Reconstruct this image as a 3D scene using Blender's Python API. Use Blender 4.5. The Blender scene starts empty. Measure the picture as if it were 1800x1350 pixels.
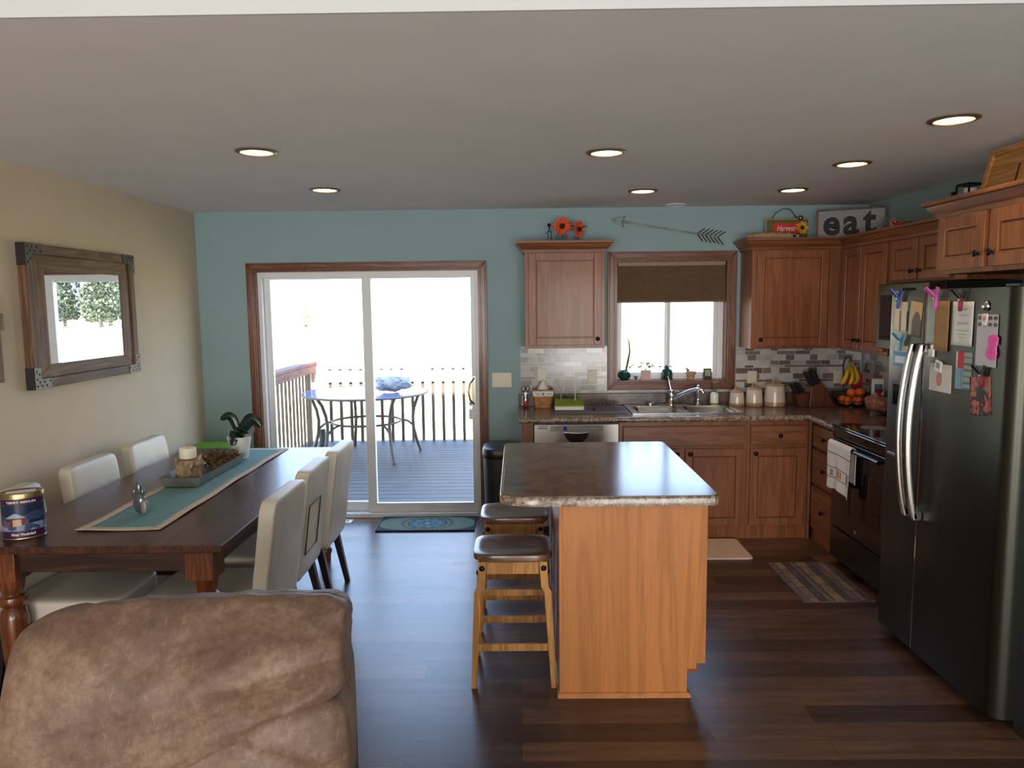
import bpy, bmesh, math, random
from mathutils import Matrix, Vector, noise
R = math.radians
PI = math.pi
C = bpy.context.scene.collection
random.seed(7)
WM = {}
T = lambda x, y, z: Matrix.Translation((x, y, z))
RX = lambda a: Matrix.Rotation(R(a), 4, 'X')
RY = lambda a: Matrix.Rotation(R(a), 4, 'Y')
RZ = lambda a: Matrix.Rotation(R(a), 4, 'Z')


def lin(c):
    c = c / 255.0
    return c / 12.92 if c <= 0.04045 else ((c + 0.055) / 1.055) ** 2.4


def S(r, g, b):
    return (lin(r), lin(g), lin(b), 1.0)


# ---------------------------------------------------------------- materials
def newmat(name):
    m = bpy.data.materials.new(name)
    m.use_nodes = True
    nt = m.node_tree
    return m, nt, nt.nodes['Principled BSDF']


def ramp(nt, fac, stops):
    r = nt.nodes.new('ShaderNodeValToRGB')
    el = r.color_ramp.elements
    while len(el) < len(stops):
        el.new(0.5)
    for e, (p, c) in zip(el, stops):
        e.position = p
        e.color = c
    nt.links.new(fac, r.inputs[0])
    return r.outputs[0]


def coords(nt, scale=(1, 1, 1), kind='Object', rot=(0, 0, 0)):
    tc = nt.nodes.new('ShaderNodeTexCoord')
    mp = nt.nodes.new('ShaderNodeMapping')
    mp.inputs['Scale'].default_value = scale
    mp.inputs['Rotation'].default_value = rot
    nt.links.new(tc.outputs[kind], mp.inputs[0])
    return mp.outputs[0]


def tnoise(nt, vec, scale, detail=4, rough=0.6, dist=0.0):
    n = nt.nodes.new('ShaderNodeTexNoise')
    n.inputs['Scale'].default_value = scale
    n.inputs['Detail'].default_value = detail
    n.inputs['Roughness'].default_value = rough
    n.inputs['Distortion'].default_value = dist
    nt.links.new(vec, n.inputs['Vector'])
    return n.outputs[0]


def bump(nt, bs, h, strength, dist=0.01):
    b = nt.nodes.new('ShaderNodeBump')
    b.inputs['Strength'].default_value = strength
    b.inputs['Distance'].default_value = dist
    nt.links.new(h, b.inputs['Height'])
    nt.links.new(b.outputs[0], bs.inputs['Normal'])


def mul(c, k):
    return (min(c[0] * k, 1), min(c[1] * k, 1), min(c[2] * k, 1), 1)


def mixc(nt, a, b, fac, mode='MIX'):
    m = nt.nodes.new('ShaderNodeMixRGB')
    m.blend_type = mode
    if isinstance(fac, (int, float)):
        m.inputs[0].default_value = fac
    else:
        nt.links.new(fac, m.inputs[0])
    for i, v in ((1, a), (2, b)):
        if isinstance(v, tuple):
            m.inputs[i].default_value = v
        else:
            nt.links.new(v, m.inputs[i])
    return m.outputs[0]


def plain(name, c, rough=0.5, metal=0.0, var=0.08, scale=12, bmp=0.0, spec=0.5, coat=0.0):
    m, nt, bs = newmat(name)
    v = coords(nt)
    n = tnoise(nt, v, scale)
    col = ramp(nt, n, [(0.3, mul(c, 1 - var)), (0.7, mul(c, 1 + var))])
    nt.links.new(col, bs.inputs['Base Color'])
    bs.inputs['Roughness'].default_value = rough
    bs.inputs['Metallic'].default_value = metal
    bs.inputs['Specular IOR Level'].default_value = spec
    bs.inputs['Coat Weight'].default_value = coat
    bs.inputs['Coat Roughness'].default_value = 0.1
    if bmp:
        bump(nt, bs, tnoise(nt, v, scale * 6), bmp, 0.004)
    return m


def wood(name, c1, c2, axis='Z', scale=9.0, rough=0.4, coat=0.0, stretch=14.0, spec=0.4, fine_k=0.5):
    m, nt, bs = newmat(name)
    sc = [1.0, 1.0, 1.0]
    sc['XYZ'.index(axis)] = 1.0 / stretch
    v = coords(nt, tuple(s * scale for s in sc))
    n1 = tnoise(nt, v, 1.6, 3, 0.55, 1.2)
    sc2 = [14.0, 14.0, 14.0]
    sc2['XYZ'.index(axis)] = 0.5
    v2 = coords(nt, tuple(s * 9 for s in sc2))
    n2 = tnoise(nt, v2, 1.0, 3, 0.7)
    w = nt.nodes.new('ShaderNodeMath')
    w.operation = 'SINE'
    mm = nt.nodes.new('ShaderNodeMath')
    mm.operation = 'MULTIPLY'
    mm.inputs[1].default_value = 26.0
    nt.links.new(n1, mm.inputs[0])
    nt.links.new(mm.outputs[0], w.inputs[0])
    a = nt.nodes.new('ShaderNodeMapRange')
    a.inputs['From Min'].default_value = -1
    nt.links.new(w.outputs[0], a.inputs['Value'])
    base = ramp(nt, a.outputs[0], [(0.0, mul(c1, 0.86)), (0.35, c1), (1.0, c2)])
    fine = ramp(nt, n2, [(0.35, (0.62, 0.62, 0.62, 1)), (0.6, (1, 1, 1, 1))])
    nt.links.new(mixc(nt, base, fine, fine_k, 'MULTIPLY'), bs.inputs['Base Color'])
    bs.inputs['Roughness'].default_value = rough
    bs.inputs['Coat Weight'].default_value = coat
    bs.inputs['Coat Roughness'].default_value = 0.12
    bs.inputs['Specular IOR Level'].default_value = spec
    bump(nt, bs, n2, 0.12, 0.002)
    return m


def painted(name, rough=0.6, metal=0.0, noise_amt=0.12, bmp=0.0, spec=0.4, sc=40):
    m, nt, bs = newmat(name)
    at = nt.nodes.new('ShaderNodeVertexColor')
    at.layer_name = 'Col'
    v = coords(nt)
    n = tnoise(nt, v, sc)
    g = ramp(nt, n, [(0.3, (1 - noise_amt,) * 3 + (1,)), (0.7, (1, 1, 1, 1))])
    nt.links.new(mixc(nt, at.outputs[0], g, 1.0, 'MULTIPLY'), bs.inputs['Base Color'])
    bs.inputs['Roughness'].default_value = rough
    bs.inputs['Metallic'].default_value = metal
    bs.inputs['Specular IOR Level'].default_value = spec
    if bmp:
        bump(nt, bs, n, bmp, 0.004)
    return m


def thin_glass(name, tint=(1, 1, 1, 1), refl=0.07, rough=0.0):
    m, nt, bs = newmat(name)
    nt.nodes.remove(bs)
    out = nt.nodes['Material Output']
    tr = nt.nodes.new('ShaderNodeBsdfTransparent')
    tr.inputs[0].default_value = tint
    gl = nt.nodes.new('ShaderNodeBsdfGlossy')
    gl.inputs['Roughness'].default_value = rough
    fr = nt.nodes.new('ShaderNodeLayerWeight')
    fr.inputs[0].default_value = 0.15
    mr = nt.nodes.new('ShaderNodeMapRange')
    mr.inputs['To Min'].default_value = refl * 0.6
    mr.inputs['To Max'].default_value = min(1, refl * 6)
    nt.links.new(fr.outputs['Facing'], mr.inputs['Value'])
    mx = nt.nodes.new('ShaderNodeMixShader')
    nt.links.new(mr.outputs[0], mx.inputs[0])
    nt.links.new(tr.outputs[0], mx.inputs[1])
    nt.links.new(gl.outputs[0], mx.inputs[2])
    nt.links.new(mx.outputs[0], out.inputs[0])
    return m


def emit(name, c, strength):
    m, nt, bs = newmat(name)
    bs.inputs['Base Color'].default_value = (0.8, 0.8, 0.8, 1)
    bs.inputs['Emission Color'].default_value = c
    bs.inputs['Emission Strength'].default_value = strength
    return m


def floor_mat():
    m, nt, bs = newmat('dark_wood_laminate')
    v = coords(nt)
    b = nt.nodes.new('ShaderNodeTexBrick')
    b.offset = 0.37
    b.inputs['Scale'].default_value = 1.0
    b.inputs['Mortar Size'].default_value = 0.0012
    b.inputs['Mortar Smooth'].default_value = 0.3
    b.inputs['Brick Width'].default_value = 1.2
    b.inputs['Row Height'].default_value = 0.125
    b.inputs['Color1'].default_value = (0, 0, 0, 1)
    b.inputs['Color2'].default_value = (1, 1, 1, 1)
    b.inputs['Mortar'].default_value = (0.0, 0, 0, 1)
    nt.links.new(v, b.inputs['Vector'])
    sepn = tnoise(nt, coords(nt, (1.1, 9, 1)), 2.6, 5, 0.65, 0.4)
    fine = tnoise(nt, coords(nt, (3, 90, 1)), 1.5, 3, 0.7)
    mx = mixc(nt, sepn, b.outputs[0], 0.42)
    mx = mixc(nt, mx, fine, 0.2)
    col = ramp(nt, mx, [(0.28, S(46, 31, 25)), (0.45, S(70, 48, 38)), (0.58, S(92, 65, 50)), (0.75, S(122, 88, 66))])
    mo = mixc(nt, col, S(24, 14, 10), b.outputs['Fac'])
    nt.links.new(mo, bs.inputs['Base Color'])
    bs.inputs['Roughness'].default_value = 0.33
    bs.inputs['Specular IOR Level'].default_value = 0.5
    rr = nt.nodes.new('ShaderNodeMapRange')
    rr.inputs['To Min'].default_value = 0.26
    rr.inputs['To Max'].default_value = 0.40
    nt.links.new(sepn, rr.inputs['Value'])
    nt.links.new(rr.outputs[0], bs.inputs['Roughness'])
    bump(nt, bs, fine, 0.06, 0.002)
    return m


def laminate(name, edge=False):
    m, nt, bs = newmat(name)
    v = coords(nt)
    n1 = tnoise(nt, v, 9 if not edge else 38, 6, 0.65, 1.0)
    n2 = tnoise(nt, v, 60, 3, 0.7)
    mx = mixc(nt, n1, n2, 0.35)
    if edge:
        st = [(0.33, S(58, 42, 36)), (0.46, S(110, 90, 76)), (0.56, S(160, 142, 120)), (0.7, S(186, 170, 146))]
    else:
        st = [(0.34, S(52, 40, 35)), (0.46, S(84, 68, 58)), (0.55, S(112, 92, 78)), (0.66, S(72, 55, 47)), (0.8, S(140, 122, 106))]
    nt.links.new(ramp(nt, mx, st), bs.inputs['Base Color'])
    bs.inputs['Roughness'].default_value = 0.19
    bs.inputs['Specular IOR Level'].default_value = 0.55
    return m


def suede():
    m, nt, bs = newmat('brown_suede')
    v = coords(nt)
    n1 = tnoise(nt, v, 5, 9, 0.72, 0.3)
    n2 = tnoise(nt, v, 55, 6, 0.75, 0.5)
    sc = tnoise(nt, coords(nt, (40, 6, 7), rot=(0.3, 0.6, 0.8)), 2.0, 3, 0.7, 2.0)
    mx = mixc(nt, n1, n2, 0.35)
    col = ramp(nt, mx, [(0.36, S(78, 54, 43)), (0.5, S(106, 80, 64)), (0.64, S(138, 110, 91))])
    sr = ramp(nt, sc, [(0.60, (0, 0, 0, 1)), (0.74, (0.28, 0.28, 0.28, 1))])
    nt.links.new(mixc(nt, col, S(172, 146, 122), sr), bs.inputs['Base Color'])
    bs.inputs['Roughness'].default_value = 0.55
    bs.inputs['Sheen Weight'].default_value = 0.06
    bs.inputs['Sheen Roughness'].default_value = 0.5
    bump(nt, bs, n2, 0.25, 0.006)
    return m


M = {}
M['ceiling'] = plain('ceiling_paint', S(222, 217, 216), 0.9, var=0.03, scale=3, bmp=0.08)
M['white_wall'] = plain('white_wall_paint', S(196, 197, 196), 0.9, var=0.02, scale=3)
M['teal'] = plain('teal_wall_paint', S(142, 166, 168), 0.8, var=0.03, scale=4, bmp=0.08)
M['beige'] = plain('beige_wall_paint', S(204, 186, 160), 0.8, var=0.03, scale=4, bmp=0.08)
M['floor'] = floor_mat()
M['oak'] = wood('oak_vertical_grain', S(134, 80, 48), S(146, 90, 56), 'Z', 8, 0.38, 0.15, 18, fine_k=0.42)
M['oak_x'] = wood('oak_horizontal_grain', S(126, 76, 47), S(148, 93, 59), 'X', 9, 0.38, 0.15)
M['oak_y'] = wood('oak_depth_grain', S(126, 76, 47), S(148, 93, 59), 'Y', 9, 0.38, 0.15)
M['oak_light'] = wood('island_oak', S(184, 116, 60), S(188, 120, 64), 'Z', 5, 0.45, 0.08, 22, fine_k=0.28)
M['casing'] = wood('red_oak_casing_vertical', S(108, 62, 40), S(132, 80, 54), 'Z', 12, 0.35, 0.2)
M['casing_x'] = wood('red_oak_casing_horizontal', S(108, 62, 40), S(132, 80, 54), 'X', 12, 0.35, 0.2)
M['table'] = wood('dark_walnut_table', S(64, 33, 22), S(86, 47, 32), 'Y', 8, 0.32, 0.12, 10)
M['table_leg'] = wood('reddish_turned_wood', S(100, 52, 27), S(122, 66, 35), 'Z', 10, 0.3, 0.4, 8)
M['stool_seat'] = wood('walnut_stool_seat', S(96, 66, 48), S(122, 86, 64), 'X', 8, 0.28, 0.3, 9)
M['stool_leg'] = wood('honey_stool_wood', S(176, 122, 62), S(196, 142, 78), 'Z', 10, 0.4, 0.15)
M['barnwood'] = wood('weathered_frame_wood', S(98, 68, 45), S(124, 90, 62), 'Z', 9, 0.6, 0.0)
M['barnwood_y'] = wood('weathered_frame_wood_long', S(98, 68, 45), S(124, 90, 62), 'Y', 9, 0.6, 0.0)
M['bamboo'] = wood('bamboo', S(170, 118, 62), S(190, 138, 80), 'Y', 10, 0.45, 0.1)
M['knifewood'] = wood('knife_block_wood', S(92, 50, 34), S(112, 64, 44), 'Z', 12, 0.4, 0.1)
M['log'] = wood('driftwood', S(146, 120, 94), S(176, 150, 120), 'Z', 16, 0.8, 0.0, 5)
M['lam'] = laminate('speckled_laminate')
M['lam_edge'] = laminate('speckled_laminate_edge', True)
M['suede'] = suede()
M['cream'] = plain('cream_leather', S(208, 198, 182), 0.42, var=0.05, scale=6, bmp=0.1)
M['cream2'] = plain('cream_leather_patch', S(222, 210, 188), 0.5, var=0.04, scale=6)
M['espresso'] = plain('espresso_wood', S(34, 24, 22), 0.35, var=0.2)
M['vinyl'] = plain('white_vinyl', S(226, 226, 226), 0.4, var=0.02)
M['glass'] = thin_glass('window_glass', (1, 1, 1, 1), 0.05)
M['jar_glass'] = thin_glass('jar_glass', (0.86, 0.9, 0.9, 1), 0.16, 0.03)
M['green_glass'] = thin_glass('green_bottle_glass', (0.25, 0.42, 0.3, 1), 0.2, 0.03)
M['mirror'] = plain('mirror_silver', S(240, 244, 244), 0.0, 1.0, var=0.0)
M['steel'] = plain('brushed_steel', S(176, 172, 166), 0.28, 1.0, var=0.04, scale=30)
M['sinksteel'] = plain('sink_steel', S(200, 198, 194), 0.2, 1.0, var=0.03, scale=30)
M['handle_steel'] = plain('polished_handle_steel', S(176, 174, 166), 0.2, 1.0, var=0.0)
M['chrome'] = plain('chrome', S(215, 218, 222), 0.08, 1.0, var=0.0)
M['fridge'] = plain('slate_steel', S(68, 67, 60), 0.34, 0.9, var=0.03, scale=20)
M['fridge_edge'] = plain('slate_steel_edge', S(150, 150, 148), 0.28, 0.9, var=0.03, scale=20)
M['black'] = plain('black_plastic', S(22, 22, 24), 0.35, var=0.1)
M['blackgloss'] = plain('black_glass', S(10, 10, 11), 0.06, var=0.05)
M['stove'] = plain('black_enamel', S(26, 24, 22), 0.2, var=0.1)
M['bronze'] = plain('oil_rubbed_bronze', S(26, 20, 17), 0.35, 0.6, var=0.2)
M['shade'] = plain('brown_cellular_shade', S(112, 88, 66), 0.9, var=0.05, scale=30)
M['shade_rail'] = plain('taupe_shade_rail', S(140, 116, 92), 0.5)
M['almond'] = plain('almond_plastic', S(214, 206, 182), 0.4, var=0.02)
M['white'] = plain('white_gloss', S(228, 226, 222), 0.3, var=0.02)
M['ceramic'] = plain('cream_ceramic', S(206, 192, 178), 0.15, var=0.04)
M['ceramic_tan'] = plain('tan_ceramic_band', S(178, 142, 108), 0.2, var=0.04)
M['teal_cloth'] = plain('teal_linen', S(104, 146, 148), 0.9, var=0.12, scale=60, bmp=0.3)
M['beige_cloth'] = plain('beige_linen', S(198, 184, 166), 0.9, var=0.06, scale=60, bmp=0.2)
M['galv'] = plain('galvanised_metal', S(136, 134, 128), 0.5, 0.4, var=0.2, scale=20)
M['leaf'] = plain('dark_green_leaf', S(24, 44, 36), 0.22, var=0.2)
M['leaf_mid'] = plain('mid_green_leaf', S(84, 108, 58), 0.5, var=0.2)
M['leaf_pale'] = plain('pale_green_leaf', S(150, 158, 112), 0.6, var=0.15)
M['dried'] = plain('dried_leaf', S(128, 86, 40), 0.8, var=0.3, scale=30)
M['orange_petal'] = plain('orange_petal', S(224, 84, 26), 0.6, var=0.3, scale=30)
M['seed'] = plain('dark_seed_head', S(34, 24, 20), 0.8, var=0.2)
M['wax'] = plain('cream_wax', S(232, 226, 206), 0.5, var=0.02)
M['lime'] = plain('lime_plastic', S(98, 150, 20), 0.4)
M['grassgreen'] = plain('lime_rubber', S(142, 156, 14), 0.5, var=0.15, scale=120)
M['mat_grey'] = plain('grey_mat', S(96, 84, 80), 0.8, var=0.08)
M['wicker'] = wood('wicker', S(160, 106, 52), S(196, 142, 82), 'X', 30, 0.6, 0.0, 3)
M['straw'] = plain('straw', S(176, 146, 112), 0.9, var=0.25, scale=60)
M['banana'] = plain('banana_skin', S(222, 176, 30), 0.5, var=0.15, scale=20)
M['orange'] = plain('orange_peel', S(226, 102, 28), 0.45, var=0.08, scale=60, bmp=0.1)
M['pink'] = plain('pink_silicone', S(206, 28, 96), 0.5)
M['hotpink'] = plain('hot_pink_foam', S(244, 92, 178), 0.7)
M['pinkclip'] = plain('orchid_pink_plastic', S(206, 84, 176), 0.3)
M['maroon'] = plain('maroon_plastic', S(132, 22, 52), 0.25)
M['blueclip'] = plain('royal_blue_plastic', S(36, 70, 160), 0.2)
M['tealclip'] = plain('teal_plastic', S(46, 136, 160), 0.3)
M['teal_dark'] = plain('dark_teal_glaze', S(16, 66, 58), 0.15)
M['green_glaze'] = plain('cactus_green', S(30, 72, 58), 0.3)
M['terracotta'] = plain('pale_terracotta', S(172, 142, 110), 0.8, var=0.1)
M['pinkpot'] = plain('pale_pink_pot', S(206, 176, 166), 0.6)
M['paint'] = painted('printed_surface', 0.55)
M['paint_matte'] = painted('woven_print', 0.95, noise_amt=0.35, bmp=0.3, sc=160)
M['paint_gloss'] = painted('printed_tin', 0.25, noise_amt=0.05)
M['tile'] = painted('mosaic_tile', 0.16, noise_amt=0.18, spec=0.6, sc=14)
M['grout'] = plain('grout', S(176, 172, 166), 0.9, var=0.04)
M['red'] = plain('red_paint', S(200, 44, 30), 0.4, var=0.1)
M['olive'] = plain('olive_paint', S(92, 90, 36), 0.6)
M['signgrey'] = plain('speckled_grey_board', S(158, 156, 158), 0.8, var=0.2, scale=180)
M['ink'] = plain('black_ink', S(14, 12, 12), 0.6)
M['greytext'] = plain('grey_ink', S(120, 116, 112), 0.7)
M['paper'] = plain('white_paper', S(222, 220, 216), 0.8, var=0.02)
M['kraft'] = plain('kraft_paper', S(160, 120, 76), 0.8, var=0.05)
M['gold'] = plain('gold_tin_rim', S(150, 130, 96), 0.3, 0.9)
M['purple'] = plain('purple_band', S(70, 30, 66), 0.3)
M['yellow'] = plain('yellow_petal', S(226, 168, 40), 0.5)
M['rugstep'] = plain('pale_pink_mat', S(214, 184, 166), 0.8, var=0.03)
M['towel'] = painted('cotton_towel', 0.95, noise_amt=0.1, bmp=0.2, sc=120)
M['deck'] = wood('grey_deck_boards', S(64, 57, 54), S(78, 70, 66), 'X', 6, 0.6, 0.0, 12)
M['cedar'] = wood('red_stained_cedar', S(100, 60, 50), S(122, 78, 66), 'Y', 6, 0.7, 0.0, 12)
M['cedar_sunlit'] = wood('sunlit_rail_boards', S(206, 176, 158), S(224, 198, 180), 'X', 6, 0.7, 0.0, 12)  # far rails lightened from the red cedar; full sun is painted into the colour
M['table_x'] = wood('dark_walnut_apron', S(52, 30, 22), S(72, 42, 30), 'X', 6, 0.32, 0.3, 12)
M['cedar_z'] = wood('red_stained_baluster', S(88, 66, 52), S(106, 82, 66), 'Z', 6, 0.7, 0.0, 12)
M['patio_metal'] = plain('bronze_patio_metal', S(84, 76, 70), 0.5, 0.2)
M['patio_glass'] = plain('frosted_table_top', S(84, 104, 136), 0.16, var=0.12, scale=5)
M['plastic_bag'] = plain('pale_plastic_bag', S(134, 132, 136), 0.4, var=0.1)
M['grass'] = plain('dry_lawn', S(196, 188, 140), 0.95, var=0.1, scale=1.5)
M['siding'] = plain('house_siding', S(170, 170, 165), 0.9)
M['roof'] = plain('roof_shingle', S(60, 58, 56), 0.9)
M['bark'] = plain('grey_bark', S(132, 124, 112), 0.9, var=0.2)
M['foliage'] = plain('olive_grey_foliage', S(82, 88, 68), 0.9, var=0.35, scale=0.8)
M['foliage_pale'] = plain('pale_foliage', S(206, 206, 168), 0.9, var=0.15, scale=2)  # overexposure painted in as a lighter foliage colour
M['mower'] = plain('orange_red_paint', S(196, 76, 44), 0.4)
M['bulb'] = emit('warm_bulb', S(255, 214, 140), 9.0)
M['pale_wood'] = wood('pale_arrow_wood', S(150, 138, 120), S(176, 164, 146), 'X', 12, 0.6)
M['panel_line'] = plain('dark_piping', S(60, 50, 44), 0.6)
M['lens_off'] = plain('white_frosted_lens', S(214, 214, 218), 0.4)
M['lighttrim'] = plain('bronze_light_trim', S(120, 100, 76), 0.4, 0.4)
M['bread'] = plain('bread_bag', S(150, 96, 76), 0.25, var=0.5, scale=16)


# ---------------------------------------------------------------- mesh builder
class MB:
    def __init__(s, local=False, M=None):
        s.v = []
        s.f = []
        s.c = []
        s.local = local
        s.M = M or Matrix()
        s.col = None

    def add(s, vs, fs, col=None):
        b = len(s.v)
        s.v.extend(s.M @ Vector(v) for v in vs)
        for i, f in enumerate(fs):
            s.f.append([b + k for k in f])
            s.c.append(col[i] if isinstance(col, list) else (col or s.col))
        return s

    def box(s, x0, x1, y0, y1, z0, z1, col=None):
        vs = [(x, y, z) for z in (z0, z1) for y in (y0, y1) for x in (x0, x1)]
        return s.add(vs, [(0, 2, 3, 1), (4, 5, 7, 6), (0, 1, 5, 4), (2, 6, 7, 3), (0, 4, 6, 2), (1, 3, 7, 5)], col)

    def prism(s, poly, z0, z1, col=None):
        n = len(poly)
        vs = [(x, y, z0) for x, y in poly] + [(x, y, z1) for x, y in poly]
        fs = [tuple(range(n))[::-1], tuple(range(n, 2 * n))] + [(i, (i + 1) % n, n + (i + 1) % n, n + i) for i in range(n)]
        return s.add(vs, fs, col)

    def lathe(s, prof, c=(0, 0, 0), n=24, col=None, sx=1.0, sy=1.0):
        vs = []
        fs = []
        cols = []
        for r, z in prof:
            for k in range(n):
                a = 2 * PI * k / n
                vs.append((c[0] + r * sx * math.cos(a), c[1] + r * sy * math.sin(a), c[2] + z))
        for i in range(len(prof) - 1):
            for k in range(n):
                fs.append((i * n + k, i * n + (k + 1) % n, (i + 1) * n + (k + 1) % n, (i + 1) * n + k))
        fs.append(tuple(range(n))[::-1])
        m = (len(prof) - 1) * n
        fs.append(tuple(range(m, m + n)))
        return s.add(vs, fs, col)

    def tube(s, pts, r, n=8, col=None, closed=False):
        pts = [Vector(p) for p in pts]
        rs = r if isinstance(r, (list, tuple)) else [r] * len(pts)
        vs = []
        fs = []
        m = len(pts)
        up = None
        for i, p in enumerate(pts):
            if closed:
                d = (pts[(i + 1) % m] - pts[i - 1]).normalized()
            else:
                d = (pts[min(i + 1, m - 1)] - pts[max(i - 1, 0)]).normalized()
            if up is None:
                up = Vector((0, 0, 1)) if abs(d.z) < 0.9 else Vector((1, 0, 0))
            a = d.cross(up)
            if a.length < 1e-6:
                a = d.cross(Vector((0, 1, 0.3)))
            a.normalize()
            b = a.cross(d).normalized()
            up = b
            for k in range(n):
                t = 2 * PI * k / n
                vs.append(p + a * (rs[i] * math.cos(t)) + b * (rs[i] * math.sin(t)))
        for i in range(m if closed else m - 1):
            j = (i + 1) % m
            for k in range(n):
                fs.append((i * n + k, i * n + (k + 1) % n, j * n + (k + 1) % n, j * n + k))
        if not closed:
            fs.append(tuple(range(n))[::-1])
            fs.append(tuple(range((m - 1) * n, m * n)))
        return s.add(vs, fs, col)

    def cyl(s, p0, p1, r0, r1=None, n=16, col=None):
        return s.tube([p0, p1], [r0, r0 if r1 is None else r1], n, col)

    def bar(s, p0, p1, w, h, up=(0, 0, 1), w1=None, h1=None):
        p0, p1 = Vector(p0), Vector(p1)
        d = (p1 - p0).normalized()
        a = d.cross(Vector(up)).normalized()
        b = a.cross(d).normalized()
        w1 = w if w1 is None else w1
        h1 = h if h1 is None else h1
        vs = []
        for p, ww, hh in ((p0, w, h), (p1, w1, h1)):
            for i, j in ((-1, -1), (1, -1), (1, 1), (-1, 1)):
                vs.append(p + a * (i * ww / 2) + b * (j * hh / 2))
        return s.add(vs, [(3, 2, 1, 0), (4, 5, 6, 7), (0, 1, 5, 4), (1, 2, 6, 5), (2, 3, 7, 6), (3, 0, 4, 7)])

    def grid(s, fn, nu, nv, col=None, closed_u=False):
        vs = [fn(i / nu, j / nv) for j in range(nv + 1) for i in range(nu + (0 if closed_u else 1))]
        w = nu if closed_u else nu + 1
        fs = []
        cs = []
        for j in range(nv):
            for i in range(nu):
                k = (i + 1) % w if closed_u else i + 1
                fs.append((j * w + i, j * w + k, (j + 1) * w + k, (j + 1) * w + i))
                cs.append(col((i + 0.5) / nu, (j + 0.5) / nv) if callable(col) else col)
        return s.add(vs, fs, cs)

    def ball(s, c, r, nu=16, nv=10, e=1.0, disp=None, col=None):
        rx, ry, rz = r if isinstance(r, (tuple, list)) else (r, r, r)

        if e < 0.99:
            q = 2.0 / e
            n = max(4, nu // 3)
            ids = {}
            vs = []
            fs = []

            def vid(i, j, k):
                key = (i, j, k)
                if key not in ids:
                    d = Vector((2 * i / n - 1, 2 * j / n - 1, 2 * k / n - 1))
                    L = (abs(d.x) ** q + abs(d.y) ** q + abs(d.z) ** q) ** (1 / q)
                    d = d / L
                    ids[key] = len(vs)
                    vs.append(Vector((d.x * rx, d.y * ry, d.z * rz)))
                return ids[key]
            for a in range(n):
                for b in range(n):
                    for w in (0, n):
                        fs.append((vid(a, b, w), vid(a + 1, b, w), vid(a + 1, b + 1, w), vid(a, b + 1, w)))
                        fs.append((vid(a, w, b), vid(a + 1, w, b), vid(a + 1, w, b + 1), vid(a, w, b + 1)))
                        fs.append((vid(w, a, b), vid(w, a + 1, b), vid(w, a + 1, b + 1), vid(w, a, b + 1)))
            if disp:
                vs = [disp(v) for v in vs]
            return s.add([Vector(c) + v for v in vs], fs, col)

        def sp(a):
            return math.copysign(abs(a) ** e, a)
        vs = []
        fs = []
        for j in range(1, nv):
            ph = -PI / 2 + PI * j / nv
            for i in range(nu):
                t = 2 * PI * i / nu
                p = Vector((rx * sp(math.cos(ph)) * sp(math.cos(t)), ry * sp(math.cos(ph)) * sp(math.sin(t)), rz * sp(math.sin(ph))))
                vs.append(p)
        vs.append(Vector((0, 0, -rz)))
        vs.append(Vector((0, 0, rz)))
        if disp:
            vs = [disp(v) for v in vs]
        vs = [Vector(c) + v for v in vs]
        for j in range(nv - 2):
            for i in range(nu):
                fs.append((j * nu + i, j * nu + (i + 1) % nu, (j + 1) * nu + (i + 1) % nu, (j + 1) * nu + i))
        b, t = len(vs) - 2, len(vs) - 1
        for i in range(nu):
            fs.append((b, (i + 1) % nu, i))
            fs.append((t, (nv - 2) * nu + i, (nv - 2) * nu + (i + 1) % nu))
        return s.add(vs, fs, col)

    def sweep(s, prof, path, side=1, prev=None, nxt=None):
        """prof: closed list of (outward offset, z); path: xy points; mitred corners"""
        P = [Vector(p) for p in path]
        ext = ([Vector(prev)] if prev else []) + P + ([Vector(nxt)] if nxt else [])
        o = 1 if prev else 0
        vs = []
        for i in range(len(P)):
            k = i + o
            ns = []
            for a, b in ((k - 1, k), (k, k + 1)):
                if a >= 0 and b < len(ext):
                    d = (ext[b] - ext[a]).normalized()
                    ns.append(Vector((d.y, -d.x)) * side)
            if len(ns) == 2:
                mt = ns[0] + ns[1]
                mt = mt / max(mt.dot(ns[0]), 1e-6)
            else:
                mt = ns[0]
            for q, z in prof:
                vs.append((P[i].x + mt.x * q, P[i].y + mt.y * q, z))
        n = len(prof)
        fs = []
        for i in range(len(P) - 1):
            for k in range(n):
                fs.append((i * n + k, i * n + (k + 1) % n, (i + 1) * n + (k + 1) % n, (i + 1) * n + k))
        fs.append(tuple(range(n))[::-1])
        fs.append(tuple(range((len(P) - 1) * n, len(P) * n)))
        return s.add(vs, fs)

    def text(s, txt, size, Mx, depth=0.0005, shear=0.0, bold=0.0, width=None):
        cu = bpy.data.curves.new('lettering', 'FONT')
        cu.body = txt
        cu.size = size
        cu.shear = shear
        cu.offset = bold
        cu.extrude = depth
        cu.align_x = 'CENTER'
        cu.align_y = 'CENTER'
        cu.resolution_u = 3
        o = bpy.data.objects.new('lettering', cu)
        me = bpy.data.meshes.new_from_object(o)
        kx = 1.0
        if width:
            xs = [v.co.x for v in me.vertices]
            kx = width / max(1e-6, max(xs) - min(xs))
        vs = [Mx @ Vector((v.co.x * kx, v.co.y, v.co.z)) for v in me.vertices]
        fs = [tuple(p.vertices) for p in me.polygons]
        s.add(vs, fs)
        bpy.data.objects.remove(o)
        bpy.data.curves.remove(cu)
        bpy.data.meshes.remove(me)
        return s

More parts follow.
